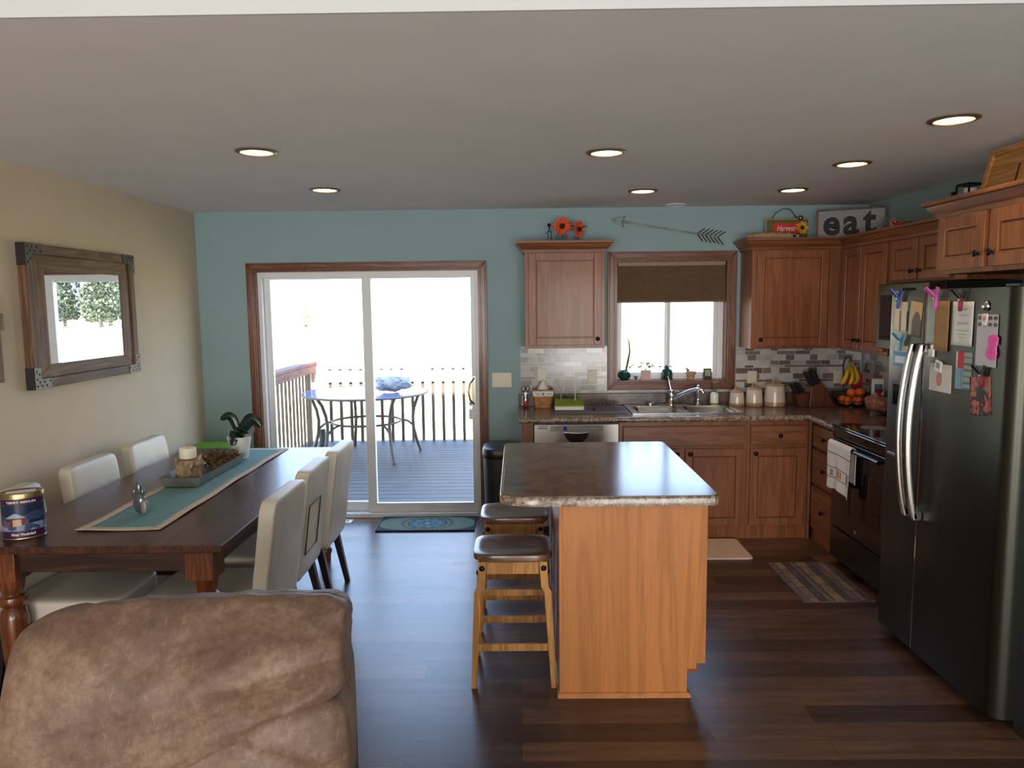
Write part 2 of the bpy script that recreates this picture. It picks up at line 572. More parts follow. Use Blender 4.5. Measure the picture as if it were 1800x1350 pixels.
    def letter(s, ch, Mx, w, h, depth=0.0004, bold=0.0):
        t = MB().text(ch, 1.0, Matrix(), 0.0, 0.0, bold)
        xs = [v.x for v in t.v]
        ys = [v.y for v in t.v]
        cx, cy = (min(xs) + max(xs)) / 2, (min(ys) + max(ys)) / 2
        kx, ky = w / (max(xs) - min(xs)), h / (max(ys) - min(ys))
        s.add([Mx @ Vector(((v.x - cx) * kx, (v.y - cy) * ky, depth)) for v in t.v], t.f)
        return s

    def build(s, name, mat, parent=None, smooth=None, bevel=0.0, seg=2, sub=0, label=None, solid=0.0):
        inv = Matrix()
        if parent is not None and not s.local:
            inv = WM[parent.name].inverted()
        me = bpy.data.meshes.new(name)
        bm = bmesh.new()
        bv = [bm.verts.new(inv @ v) for v in s.v]
        keep = []
        for i, f in enumerate(s.f):
            try:
                bm.faces.new([bv[k] for k in f])
                keep.append(i)
            except ValueError:
                pass
        bmesh.ops.recalc_face_normals(bm, faces=bm.faces)
        bm.to_mesh(me)
        bm.free()
        if any(c is not None for c in s.c):
            at = me.color_attributes.new('Col', 'FLOAT_COLOR', 'CORNER')
            for p in me.polygons:
                c = s.c[keep[p.index]] or (0.5, 0.5, 0.5, 1)
                for li in p.loop_indices:
                    at.data[li].color = c
        if smooth is not None:
            for p in me.polygons:
                p.use_smooth = True
            if smooth < 180:
                me.set_sharp_from_angle(angle=R(smooth))
        me.materials.append(M[mat] if isinstance(mat, str) else mat)
        o = bpy.data.objects.new(name, me)
        C.objects.link(o)
        WM[o.name] = WM[parent.name].copy() if parent is not None else Matrix()
        if parent is not None:
            o.parent = parent
        if bevel:
            b = o.modifiers.new('edge', 'BEVEL')
            b.width = bevel
            b.segments = seg
            b.limit_method = 'ANGLE'
            b.angle_limit = R(40)
        if solid:
            d = o.modifiers.new('thick', 'SOLIDIFY')
            d.thickness = solid
        if sub:
            b = o.modifiers.new('smooth', 'SUBSURF')
            b.levels = sub
            b.render_levels = sub
        if label:
            o['label'] = label
        return o


def thing(name, label, cat, loc=(0, 0, 0), rz=0.0, group=None):
    o = bpy.data.objects.new(name, None)
    o.empty_display_size = 0.1
    C.objects.link(o)
    o.location = loc
    o.rotation_euler = (0, 0, R(rz))
    o['label'] = label
    o['category'] = cat
    if group:
        o['group'] = group
    WM[o.name] = T(*loc) @ RZ(rz)
    return o


def tag(o, label, cat, group=None):
    o['label'] = label
    o['category'] = cat
    if group:
        o['group'] = group
    return o


def struct(o):
    o['kind'] = 'structure'
    return o


def recentre(o):
    """moves a single-mesh thing's origin to its base"""
    xs = [v.co for v in o.data.vertices]
    c = Vector((sum(v.x for v in xs) / len(xs), sum(v.y for v in xs) / len(xs), min(v.z for v in xs)))
    o.data.transform(Matrix.Translation(-c))
    o.location = c
    WM[o.name] = T(*c)
    return o


def dup(root, loc, rz=None, label=None):
    def cp(o, parent):
        c = o.copy()
        C.objects.link(c)
        c.parent = parent
        for k in list(o.children):
            cp(k, c)
        return c
    r = cp(root, None)
    r.location = loc
    if rz is not None:
        r.rotation_euler = (0, 0, R(rz))
    if label:
        r['label'] = label
    WM[r.name] = T(*loc) @ RZ(rz or 0)
    return r


FACE_Y = lambda x, y, z: T(x, y, z)                   # local -y is the front, x runs along the wall
FACE_X = lambda x, y, z: T(x, y, z) @ RZ(-90)         # front faces -x, local x runs towards the camera
FACE_R = lambda x, y, z: T(x, y, z) @ RZ(90)          # front faces +x

# ================================================================ camera, world, light
cam_d = bpy.data.cameras.new('camera')
cam = bpy.data.objects.new('camera', cam_d)
C.objects.link(cam)
cam_d.sensor_width = 36.0
cam_d.lens = 1306.45 / 1800 * 36.0
cam_d.clip_start = 0.05
cam_d.clip_end = 600
pit, yaw, rol = 0.1077, 0.0086, -0.011
fw = Vector((-math.sin(yaw) * math.cos(pit), math.cos(yaw) * math.cos(pit), -math.sin(pit)))
rt = Vector((math.cos(yaw), math.sin(yaw), 0))
upv = rt.cross(fw)
r2 = rt * math.cos(rol) + upv * math.sin(rol)
u2 = -rt * math.sin(rol) + upv * math.cos(rol)
cam.matrix_world = Matrix(((r2.x, u2.x, -fw.x, 0), (r2.y, u2.y, -fw.y, 0), (r2.z, u2.z, -fw.z, 1.712), (0, 0, 0, 1)))
sc = bpy.context.scene
sc.camera = cam
sc.view_settings.view_transform = 'Standard'
sc.view_settings.look = 'None'
sc.view_settings.exposure = 0.0
try:
    sc.cycles.use_denoising = True
    sc.cycles.denoiser = 'OPENIMAGEDENOISE'
    sc.cycles.max_bounces = 10
    sc.cycles.diffuse_bounces = 5
    sc.cycles.transparent_max_bounces = 12
    sc.cycles.sample_clamp_indirect = 6.0
except Exception:
    pass

w = bpy.data.worlds.new('sky')
sc.world = w
w.use_nodes = True
nt = w.node_tree
bg = nt.nodes['Background']
tc = nt.nodes.new('ShaderNodeTexCoord')
sp = nt.nodes.new('ShaderNodeSeparateXYZ')
nt.links.new(tc.outputs['Generated'], sp.inputs[0])
cr = ramp(nt, sp.outputs['Z'], [(0.0, (0.72, 0.86, 1.06, 1)), (0.10, (0.56, 0.77, 1.08, 1)), (0.5, (0.40, 0.62, 1.0, 1)), (1.0, (0.3, 0.5, 0.9, 1))])
nt.links.new(cr, bg.inputs['Color'])
bg.inputs['Strength'].default_value = 7.0


def lamp(name, kind, loc, energy, color=(1, 1, 1), rot=None, **kw):
    d = bpy.data.lights.new(name, kind)
    d.energy = energy
    d.color = color
    for k, v in kw.items():
        setattr(d, k, v)
    o = bpy.data.objects.new(name, d)
    C.objects.link(o)
    o.location = loc
    if rot is not None:
        o.rotation_euler = rot
    return o


sun = lamp('sun', 'SUN', (0, -10, 20), 34.0, (1.0, 0.95, 0.86), angle=R(0.6))
sun.rotation_euler = Vector((-0.22, 1.0, -0.90)).to_track_quat('-Z', 'Y').to_euler()
po = lamp('door_daylight_portal', 'AREA', (-1.18, 6.0, 1.0), 1.0, shape='RECTANGLE', size=1.76, size_y=1.95)
po.rotation_euler = (R(-90), 0, 0)
po.data.cycles.is_portal = True
po = lamp('window_daylight_portal', 'AREA', (1.205, 6.0, 1.55), 1.0, shape='RECTANGLE', size=0.88, size_y=0.95)
po.rotation_euler = (R(-90), 0, 0)
po.data.cycles.is_portal = True
# added area lamps for assumed living-room windows behind the camera; wall_front is solid
for nm, x, e in (('assumed_window_area_lamp', -1.3, 165), ('assumed_window_area_lamp', 1.5, 135)):
    lamp(nm, 'AREA', (x, -3.35, 1.15), e, (1.0, 0.985, 0.965), (R(96), 0, 0), shape='RECTANGLE', size=1.8, size_y=2.0)

# ================================================================ room shell
XL, XR, YB, ZC = -2.5, 2.71, 5.85, 2.44
struct(MB().box(-3.0, 3.0, -3.5, 5.88, -0.05, 0.0).build('floor', 'floor'))
struct(MB().box(XL - 0.12, XL, -3.5, 5.99, -0.1, 3.3).build('wall_left', 'beige'))
struct(MB().box(XR, XR + 0.12, -3.5, 5.99, -0.1, 3.3).build('wall_right', 'teal'))
struct(MB().box(-2.62, 2.83, -3.62, -3.5, -0.1, 3.3).build('wall_front', 'beige'))
b = MB()
DX0, DX1, DZ = -2.06, -0.297, 1.99
WX0, WX1, WZ0, WZ1 = 0.765, 1.645, 1.085, 2.04
b.box(XL, DX0, YB, 5.99, -0.1, 3.3).box(DX0, DX1, YB, 5.99, DZ, 3.3).box(DX1, WX0, YB, 5.99, -0.1, 3.3)
b.box(WX0, WX1, YB, 5.99, -0.1, WZ0).box(WX0, WX1, YB, 5.99, WZ1, 3.3).box(WX1, XR, YB, 5.99, -0.1, 3.3)
struct(b.build('wall_back', 'teal'))
struct(MB().box(XL, XR, 1.955, 5.85, ZC, ZC + 0.1).build('ceiling', 'ceiling'))
struct(MB().box(XL, XR, 1.945, 1.955, ZC, 3.2).build('wall_header', 'white_wall'))
struct(MB().box(XL, XR, -3.5, 1.95, 3.2, 3.28).build('ceiling', 'white_wall'))
struct(MB().box(-3.4, 3.6, -4.4, 6.4, 3.3, 3.42).build('roof', 'roof'))
struct(MB().box(XL, XL + 0.014, -3.4, 5.84, 0.0, 0.09).build('baseboard_left', 'casing_x'))
b = MB().box(XL + 0.02, -2.125, YB - 0.014, YB, 0, 0.09).box(-0.232, -0.02, YB - 0.014, YB, 0, 0.09)
struct(b.build('baseboard_back', 'casing_x'))


def casing(name, x0, x1, z0, z1, wd, bottom):
    """picture-frame casing round an opening, with a stepped face"""
    root = bpy.data.objects.new(name, None)
    C.objects.link(root)
    WM[root.name] = Matrix()
    root['kind'] = 'structure'
    f = YB - 0.001
    for nm, mt, poly in (('jamb_casing', 'casing', [(x0 - wd, z0 - (wd if bottom else 0)), (x0, z0), (x0, z1), (x0 - wd, z1 + wd)]),
                         ('jamb_casing', 'casing', [(x1, z0), (x1 + wd, z0 - (wd if bottom else 0)), (x1 + wd, z1 + wd), (x1, z1)]),
                         ('head_casing', 'casing_x', [(x0 - wd, z1 + wd), (x0, z1), (x1, z1), (x1 + wd, z1 + wd)]),
                         ('sill_casing', 'casing_x', [(x0 - wd, z0 - wd), (x1 + wd, z0 - wd), (x1, z0), (x0, z0)])):
        if nm == 'sill_casing' and not bottom:
            continue
        m = MB(M=T(0, f, 0) @ RX(90))
        m.prism(poly, 0, 0.014)
        cx = sum(p[0] for p in poly) / 4
        cz = sum(p[1] for p in poly) / 4
        vert = nm == 'jamb_casing'
        def sc_(p, k):
            # shrink only across the width of the strip
            return (cx + (p[0] - cx) * (k if vert else 1 - (1 - k) * wd / abs(x1 - x0)), cz + (p[1] - cz) * (k if not vert else 1 - (1 - k) * wd / abs(z1 - z0)))
        m.prism([sc_(p, 0.62) for p in poly], 0.014, 0.021)
        m.build(nm, mt, root, bevel=0.003)
    return root


casing('trim_1', DX0, DX1, 0.0, DZ, 0.057, False)
casing('trim_2', WX0, WX1, WZ0, WZ1, 0.062, True)

# ---- sliding patio door
d = bpy.data.objects.new('door_1', None)
C.objects.link(d)
WM[d.name] = Matrix()
d['kind'] = 'structure'
e = 0.001
m = MB().box(DX0 + e, DX0 + 0.012, YB, 5.985, 0.03, DZ - e).box(DX1 - 0.012, DX1 - e, YB, 5.985, 0.03, DZ - e).box(DX0 + 0.012, DX1 - 0.012, YB, 5.985, DZ - 0.012, DZ - e)
m.build('jamb_lining', 'casing', d)
m = MB().box(DX0 + 0.013, DX0 + 0.045, 5.885, 5.985, 0.0, DZ - 0.013).box(DX1 - 0.035, DX1 - 0.013, 5.885, 5.985, 0.0, DZ - 0.013)
m.box(DX0 + 0.045, DX1 - 0.035, 5.885, 5.985, DZ - 0.055, DZ - 0.013)
m.build('door_frame', 'vinyl', d, bevel=0.002)
MB().box(DX0 + 0.045, DX1 - 0.035, 5.86, 5.985, 0.0, 0.035).build('door_sill', 'vinyl', d, bevel=0.003)


def sash(name, x0, x1, z0, z1, y0, y1, st, rl, tp, parent, sr=None):
    sr = sr or st
    m = MB().box(x0, x0 + st, y0, y1, z0, z1).box(x1 - sr, x1, y0, y1, z0, z1).box(x0 + st, x1 - sr, y0, y1, z0, z0 + rl).box(x0 + st, x1 - sr, y0, y1, z1 - tp, z1)
    o = m.build(name, 'vinyl', parent, bevel=0.003)
    ym = (y0 + y1) / 2
    MB().box(x0 + st - 0.004, x1 - sr + 0.004, ym - 0.003, ym + 0.003, z0 + rl - 0.004, z1 - tp + 0.004).build('glass_pane', 'glass', o)
    return o


s1 = sash('sliding_panel', -1.228, -0.333, 0.037, 1.985 - 0.045, 5.892, 5.925, 0.072, 0.075, 0.02, d, 0.038)
sash('fixed_panel', -2.014, -1.16, 0.037, 1.985 - 0.045, 5.935, 5.968, 0.05, 0.078, 0.02, d)
m = MB().tube([(-0.352, 5.888, 0.915), (-0.385, 5.860, 0.955), (-0.398, 5.850, 1.02), (-0.385, 5.860, 1.085), (-0.352, 5.888, 1.125)], 0.008, 10)
m.box(-0.366, -0.340, 5.884, 5.8915, 0.90, 1.14)
m.build('door_handle', 'steel', s1, smooth=50)

# ---- kitchen window
wn = bpy.data.objects.new('window_1', None)
C.objects.link(wn)
WM[wn.name] = Matrix()
wn['kind'] = 'structure'
m = MB().box(WX0 + e, WX0 + 0.012, YB, 5.985, WZ0 + e, WZ1 - e).box(WX1 - 0.012, WX1 - e, YB, 5.985, WZ0 + e, WZ1 - e).box(WX0 + 0.012, WX1 - 0.012, YB, 5.985, WZ1 - 0.012, WZ1 - e)
m.box(WX0 + 0.012, WX1 - 0.012, YB - 0.004, 5.985, WZ0 + e, WZ0 + 0.012)
m.build('jamb_lining', 'casing', wn)
m = MB().box(WX0 + 0.013, WX0 + 0.035, 5.935, 5.985, WZ0 + 0.013, WZ1 - 0.013).box(WX1 - 0.06, WX1 - 0.013, 5.935, 5.985, WZ0 + 0.013, WZ1 - 0.013)
m.box(WX0 + 0.035, WX1 - 0.06, 5.935, 5.985, WZ0 + 0.013, WZ0 + 0.035).box(WX0 + 0.035, WX1 - 0.06, 5.935, 5.985, WZ1 - 0.05, WZ1 - 0.013)
m.build('window_frame', 'vinyl', wn, bevel=0.002)
sash('window_sash', 0.801, 1.2, WZ0 + 0.036, WZ1 - 0.051, 5.962, 5.982, 0.028, 0.03, 0.03, wn)
sash('window_sash', 1.185, 1.584, WZ0 + 0.036, WZ1 - 0.051, 5.94, 5.96, 0.03, 0.03, 0.03, wn)
MB().box(1.19, 1.2, 5.932, 5.94, 1.40, 1.46).build('sash_latch', 'vinyl', wn)

sh = thing('window_shade', 'brown cellular shade pulled halfway down over the kitchen window', 'window shade', (1.205, 5.89, 1.71))
MB().box(0.785, 1.625, 5.868, 5.912, 1.992, 2.026).build('headrail', 'shade_rail', sh, bevel=0.003)
m = MB()
n = 17
z0, z1 = 1.725, 1.992
prof = []
for i in range(n * 2 + 1):
    prof.append((5.882 if i % 2 else 5.874, z0 + (z1 - z0) * i / (2 * n)))
poly = prof + [(5.898, z1), (5.898, z0)]
m.M = T(0.787, 0, 0) @ Matrix(((0, 0, 1, 0), (1, 0, 0, 0), (0, 1, 0, 0), (0, 0, 0, 1)))
m.prism(poly, 0, 0.836)
m.build('pleated_fabric', 'shade', sh)
MB().box(0.787, 1.623, 5.872, 5.902, 1.708, 1.725).build('bottom_rail', 'shade', sh, bevel=0.002)

# ---- recessed lights
spots = [(-1.225, 3.597, 'lit recessed ceiling light over the dining table, nearer the mirror'),
         (-1.206, 4.777, 'lit recessed ceiling light between the dining table and the patio door'),
         (0.439, 3.715, 'lit recessed ceiling light above the kitchen island'),
         (0.829, 4.99, 'lit recessed ceiling light in front of the kitchen window'),
         (1.801, 4.101, 'lit recessed ceiling light in front of the over-range microwave'),
         (1.823, 5.022, 'lit recessed ceiling light before the corner wall cabinets'),
         (1.784, 3.137, 'lit recessed ceiling light above the refrigerator front, largest in view')]
first = None
LOFF = 'small unlit recessed light close to the wall above the kitchen window'
for i, (x, y, lb) in enumerate(spots):
    if first is None:
        first = thing('recessed_downlight', lb, 'ceiling light', (x, y, ZC), group='recessed ceiling lights')
        MB(local=True).lathe([(0.098, -0.001), (0.098, -0.004), (0.088, -0.009), (0.076, -0.010), (0.074, -0.004), (0.074, -0.001)], n=40).build('trim_ring', 'lighttrim', first, smooth=40)
        MB(local=True).lathe([(0.0735, -0.0015), (0.072, -0.006), (0.05, -0.0085), (0.02, -0.0095)], n=40).build('lamp_lens', 'bulb', first, smooth=60)
    else:
        dup(first, (x, y, ZC), label=lb)
    lamp('downlight_glow', 'SPOT', (x, y, ZC - 0.02), 9.0, (1.0, 0.76, 0.48), (0, 0, 0), spot_size=R(125), spot_blend=0.8, shadow_soft_size=0.07)
o = thing('recessed_downlight', LOFF, 'ceiling light', (1.198, 5.71, ZC), group='recessed ceiling lights')
MB(local=True).lathe([(0.082, -0.001), (0.082, -0.004), (0.074, -0.009), (0.064, -0.010), (0.062, -0.004), (0.062, -0.001)], n=40).build('trim_ring', 'white', o, smooth=40)
MB(local=True).lathe([(0.0615, -0.0015), (0.06, -0.006), (0.03, -0.0085)], n=40).build('lamp_lens', 'lens_off', o, smooth=60)

# ================================================================ kitchen
def door(name, mt, Mx, w_, h_, parent, knob=None, th=0.02, fr=0.055, label=None, flat=False):
    m = MB(M=Mx)
    g = 0.0
    if flat:
        m.box(0, w_, 0, th, 0, h_)
    else:
        m.box(0, fr, 0, th, 0, h_).box(w_ - fr, w_, 0, th, 0, h_).box(fr, w_ - fr, 0, th, 0, fr).box(fr, w_ - fr, 0, th, h_ - fr, h_)
        q = 0.006
        m.box(fr + q, w_ - fr - q, 0.008, th, fr + q, h_ - fr - q)
    o = m.build(name, mt, parent, bevel=0.0025)
    if knob:
        k = MB(M=Mx @ T(knob[0], 0, knob[1]) @ RX(90))
        k.lathe([(0.010, 0.0005), (0.007, 0.004), (0.006, 0.012), (0.014, 0.017), (0.016, 0.022), (0.013, 0.027), (0.004, 0.029)], n=16)
        k.build('knob', 'bronze', o, smooth=50)
    return o


CROWN = [(0.0, 2.085), (0.012, 2.085), (0.016, 2.105), (0.03, 2.118), (0.048, 2.145), (0.062, 2.15), (0.062, 2.168), (0.0, 2.168)]

# wall cabinet beside the patio door
c = thing('wall_cabinet', 'single-door oak wall cabinet with crown moulding between the patio door and the window', 'cabinet', (0.35, 5.69, 1.375))
MB().box(0.055, 0.648, 5.56, 5.848, 1.375, 2.10).build('carcass', 'oak', c, bevel=0.001)
door('cabinet_door', 'oak', FACE_Y(0.083, 5.539, 1.40), 0.538, 0.68, c, knob=(0.51, 0.045))
MB().sweep(CROWN, [(0.055, 5.848), (0.055, 5.56), (0.648, 5.56), (0.648, 5.848)], 1).build('crown_moulding', 'oak_x', c, smooth=30)

# corner run of wall cabinets
c = thing('wall_cabinet', 'oak wall cabinet with one wide door between the kitchen window and the corner', 'cabinet', (2.06, 5.69, 1.355))
MB().box(1.735, 2.705, 5.56, 5.848, 1.355, 2.10).build('carcass', 'oak', c, bevel=0.001)
door('cabinet_door', 'oak', FACE_Y(1.768, 5.539, 1.38), 0.525, 0.70, c, knob=(0.03, 0.045))
MB().box(2.30, 2.3985, 5.548, 5.56, 1.355, 2.085).build('corner_stile', 'oak', c)
MB().sweep(CROWN, [(1.735, 5.848), (1.735, 5.56), (2.40, 5.56)], 1, nxt=(2.40, 4.0)).build('crown_moulding', 'oak_x', c, smooth=30)

c = thing('wall_cabinet', 'tall two-door oak wall cabinet between the corner and the microwave', 'cabinet', (2.55, 5.2, 1.345))
MB().box(2.402, 2.708, 4.846, 5.558, 1.345, 2.10).build('carcass', 'oak', c, bevel=0.001)
door('cabinet_door', 'oak', FACE_X(2.381, 5.52, 1.37), 0.285, 0.71, c, knob=(0.26, 0.06))
door('cabinet_door', 'oak', FACE_X(2.381, 5.215, 1.37), 0.345, 0.71, c, knob=(0.025, 0.06))
MB().sweep(CROWN, [(2.402, 5.556), (2.402, 4.846)], 1, prev=(1.8, 5.556)).build('crown_moulding', 'oak_y', c, smooth=30)

c = thing('wall_cabinet', 'short two-door oak wall cabinet above the microwave', 'cabinet', (2.55, 4.45, 1.815))
MB().box(2.402, 2.708, 4.03, 4.844, 1.815, 2.10).build('carcass', 'oak', c, bevel=0.001)
door('cabinet_door', 'oak', FACE_X(2.381, 4.832, 1.832), 0.325, 0.245, c, knob=(0.295, 0.05))
door('cabinet_door', 'oak', FACE_X(2.381, 4.48, 1.832), 0.325, 0.245, c, knob=(0.03, 0.05))
MB().sweep(CROWN, [(2.402, 4.844), (2.402, 4.03)], 1).build('crown_moulding', 'oak_y', c, smooth=30)

c = thing('wall_cabinet', 'deep two-door oak cabinet with crown moulding above the refrigerator', 'cabinet', (2.4, 3.28, 1.83))
MB().box(2.06, 2.708, 2.80, 3.70, 1.83, 2.115).build('carcass', 'oak', c, bevel=0.001)
door('cabinet_door', 'oak', FACE_X(2.039, 3.675, 1.85), 0.365, 0.245, c, knob=(0.335, 0.06), fr=0.06)
door('cabinet_door', 'oak', FACE_X(2.039, 3.275, 1.85), 0.40, 0.245, c, knob=(0.035, 0.06), fr=0.06)
CR2 = [(q, z + 0.012) for q, z in CROWN]
MB().sweep(CR2, [(2.708, 3.70), (2.06, 3.70), (2.06, 2.80)], 1).build('crown_moulding', 'oak_y', c, smooth=30)

# base cabinets, back run
ZB = 0.862
c = thing('base_cabinet', 'oak sink base cabinet with false front and two doors under the window', 'cabinet', (1.17, 5.54, 0))
MB().box(0.716, 1.628, 5.26, 5.84, 0.0, 0.70).box(0.716, 0.74, 5.28, 5.84, 0.70, ZB).box(1.604, 1.628, 5.28, 5.84, 0.70, ZB).box(0.716, 1.628, 5.26, 5.28, 0.70, ZB).build('carcass', 'oak', c)
MB(M=FACE_Y(0.745, 5.239, 0.685)).box(0, 0.862, 0, 0.02, 0, 0.145).build('false_front', 'oak_x', c, bevel=0.004)
door('cabinet_door', 'oak', FACE_Y(0.745, 5.239, 0.10), 0.418, 0.565, c, knob=(0.385, 0.53))
door('cabinet_door', 'oak', FACE_Y(1.189, 5.239, 0.10), 0.418, 0.565, c, knob=(0.033, 0.53))
c = thing('base_cabinet', 'oak base cabinet with one drawer over one door near the corner', 'cabinet', (1.87, 5.54, 0))
MB().box(1.630, 2.068, 5.26, 5.84, 0.0, ZB).build('carcass', 'oak', c)
MB().box(2.07, 2.088, 5.245, 5.26, 0.0, ZB).build('corner_stile', 'oak', c)
dr = MB(M=FACE_Y(1.655, 5.239, 0.685)).box(0, 0.39, 0, 0.02, 0, 0.145).build('drawer', 'oak_x', c, bevel=0.004)
k = MB(M=FACE_Y(1.655, 5.239, 0.685) @ T(0.205, 0, 0.072) @ RX(90))
KN = [(0.010, 0.0005), (0.007, 0.004), (0.006, 0.012), (0.014, 0.017), (0.016, 0.022), (0.013, 0.027), (0.004, 0.029)]
k.lathe(KN, n=16).build('knob', 'bronze', dr, smooth=50)
door('cabinet_door', 'oak', FACE_Y(1.655, 5.239, 0.10), 0.39, 0.565, c, knob=(0.033, 0.53))
MB().box(0.02, 0.104, 5.24, 5.84, 0.0, ZB).build('end_panel', 'oak')
o = bpy.data.objects['end_panel']
tag(recentre(o), 'narrow oak end panel supporting the counter beside the dishwasher', 'cabinet panel')
c = thing('base_cabinet', 'oak three-drawer base cabinet between the corner and the stove', 'cabinet', (2.4, 5.02, 0))
MB().box(2.11, 2.70, 4.80, 5.242, 0.0, ZB).build('carcass', 'oak', c)
for z, h in ((0.685, 0.15), (0.42, 0.245), (0.10, 0.30)):
    dr = MB(M=FACE_X(2.09, 5.225, z)).box(0, 0.41, 0, 0.0195, 0, h).build('drawer', 'oak_y', c, bevel=0.004)
    MB(M=FACE_X(2.09, 5.225, z) @ T(0.215, 0, h / 2) @ RX(90)).lathe(KN, n=16).build('knob', 'bronze', dr, smooth=50)

# counter
ct = thing('countertop', 'brown speckled laminate countertop running along the window wall and into the corner', 'countertop', (1.3, 5.5, 0.865))
Z0, Z1 = 0.865, 0.905
SX0, SX1, SY0, SY1 = 0.845, 1.605, 5.335, 5.745
b = MB().box(0.0, 2.705, 5.215, SY0, Z0, Z1).box(0.0, SX0, SY0, SY1, Z0, Z1).box(SX1, 2.705, SY0, SY1, Z0, Z1).box(0.0, 2.705, SY1, 5.846, Z0, Z1)
b.box(2.06, 2.705, 4.80, 5.215, Z0, Z1)
b.build('worktop', 'lam', ct)
b = MB().tube([(-0.0, 5.214, 0.885), (2.052, 5.214, 0.885)], 0.0199, 12).tube([(2.059, 5.22, 0.885), (2.059, 4.80, 0.885)], 0.0199, 12)
b.build('rolled_edge', 'lam_edge', ct, smooth=50)
MB().box(0.0, 2.685, 5.826, 5.846, Z1, 1.0).box(2.685, 2.705, 4.80, 5.826, Z1, 1.0).build('backsplash_lip', 'lam', ct, bevel=0.003)

# tiles
PAL_L = [S(176, 168, 160), S(140, 132, 126), S(122, 113, 108), S(206, 200, 190), S(168, 160, 154), S(128, 122, 118), S(150, 152, 146), S(182, 174, 166)]  # same tiles as PAL_R, with the daylight sheen painted in as softer greys
PAL_R = [S(206, 200, 190), S(196, 192, 184), S(126, 112, 108), S(112, 98, 96), S(140, 124, 120), S(210, 204, 196), S(120, 106, 104), S(184, 180, 174)]
ROWS = [0.046, 0.028, 0.046, 0.022, 0.046, 0.046, 0.020, 0.036, 0.046, 0.030]


def tiles(m, w_, h_, pal, seed):
    rnd = random.Random(seed)
    z = 0.002
    r = seed
    m.box(0, w_, -0.002, 0.0, 0, h_, S(206, 202, 194))
    while z < h_ - 0.012:
        rh = min(ROWS[r % len(ROWS)], h_ - 0.002 - z)
        x = 0.002
        last = None
        while x < w_ - 0.004:
            tw = rnd.choice([0.07, 0.09, 0.12, 0.14, 0.06])
            tw = min(tw, w_ - 0.002 - x)
            cc = rnd.choice(pal)
            while cc == last:
                cc = rnd.choice(pal)
            last = cc
            if tw > 0.008:
                m.box(x, x + tw - 0.004, -0.0055, -0.002, z, z + rh - 0.004, cc)
            x += tw
        z += rh
        r += 1


b = MB()
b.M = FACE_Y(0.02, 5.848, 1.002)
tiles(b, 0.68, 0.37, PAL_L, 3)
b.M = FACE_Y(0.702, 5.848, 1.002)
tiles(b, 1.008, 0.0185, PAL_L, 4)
b.M = FACE_Y(1.712, 5.848, 1.002)
tiles(b, 0.985, 0.350, PAL_R, 11)
b.M = FACE_X(2.708, 5.84, 1.002)
tiles(b, 1.80, 0.341, PAL_R, 25)
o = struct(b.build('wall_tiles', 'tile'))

# outlets and switches
def plate(name, label, Mx, w_, h_, holes, kind='toggle', mt='almond'):
    t = thing(name, label, 'wall plate', tuple(Mx.translation))
    MB(M=Mx).box(-w_ / 2, w_ / 2, -0.006, 0, -h_ / 2, h_ / 2).build('cover_plate', mt, t, bevel=0.002)
    for i in range(holes):
        x = (i - (holes - 1) / 2) * 0.046
        if kind == 'toggle':
            MB(M=Mx).box(x - 0.004, x + 0.004, -0.016, -0.0062, -0.006, 0.010).build('toggle', 'white', t, bevel=0.001)
        elif kind == 'duplex':
            for z in (-0.02, 0.02):
                MB(M=Mx @ T(x, -0.0062, z) @ RX(90)).lathe([(0.016, 0), (0.016, 0.002)], n=18).build('receptacle', 'almond', t)
    return t


plate('switch_plate', 'almond triple light switch plate on the teal wall beside the patio door', FACE_Y(-0.13, 5.849, 1.113), 0.155, 0.115, 3)
plate('outlet_plate', 'pale outlet plate on the tiles behind the tissue basket', FACE_Y(0.187, 5.8405, 1.15), 0.07, 0.10, 1, 'duplex')
plate('outlet_plate', 'blank pale cover plate on the tiles beside the window trim', FACE_Y(0.585, 5.8405, 1.135), 0.07, 0.10, 0, 'none')
plate('outlet_plate', 'pale cover plate on the tiles above the middle canister', FACE_Y(1.84, 5.8405, 1.115), 0.072, 0.10, 1, 'none')
plate('outlet_plate', 'pale cover plate on the tiles behind the bananas', FACE_Y(2.515, 5.8405, 1.11), 0.072, 0.10, 1, 'none')

# dishwasher
c = thing('dishwasher', 'stainless steel dishwasher with pocket handle under the counter', 'dishwasher', (0.41, 5.5, 0))
MB().box(0.108, 0.712, 5.262, 5.83, 0.0, 0.855).build('tub_body', 'black', c)
b = MB().box(0.112, 0.708, 5.23, 5.261, 0.11, 0.85)
fr = b.build('front_panel', 'steel', c)
b = MB(M=T(0.41, 5.2298, 0.797) @ RX(90))
pts = [(-0.09, 0)] + [(-0.09 + 0.18 * i / 14, -0.085 * math.sin(PI * i / 14) ** 0.55) for i in range(1, 14)] + [(0.09, 0)]
b.prism(pts, 0, 0.0012)
b.build('handle_pocket', 'black', fr)
MB().tube([(0.315, 5.226, 0.798), (0.36, 5.221, 0.792), (0.41, 5.219, 0.791), (0.46, 5.221, 0.792), (0.505, 5.226, 0.798)], 0.006, 10).build('grip_lip', 'chrome', fr, smooth=60)
MB().box(0.225, 0.60, 5.2265, 5.2299, 0.803, 0.842).build('control_strip', 'galv', fr, bevel=0.001)
b = MB()
for i in range(8):
    b.box(0.36 + i * 0.028, 0.372 + i * 0.028, 5.2258, 5.2264, 0.818, 0.824)
b.build('button', 'steel', fr)['kind'] = 'stuff'
MB().box(0.318, 0.342, 5.2258, 5.2264, 0.808, 0.838).build('brand_badge', 'blueclip', fr)
for z in (0.822, 0.836):
    MB().box(0.135, 0.205, 5.2285, 5.2299, z, z + 0.005).build('vent_slot', 'black', fr)

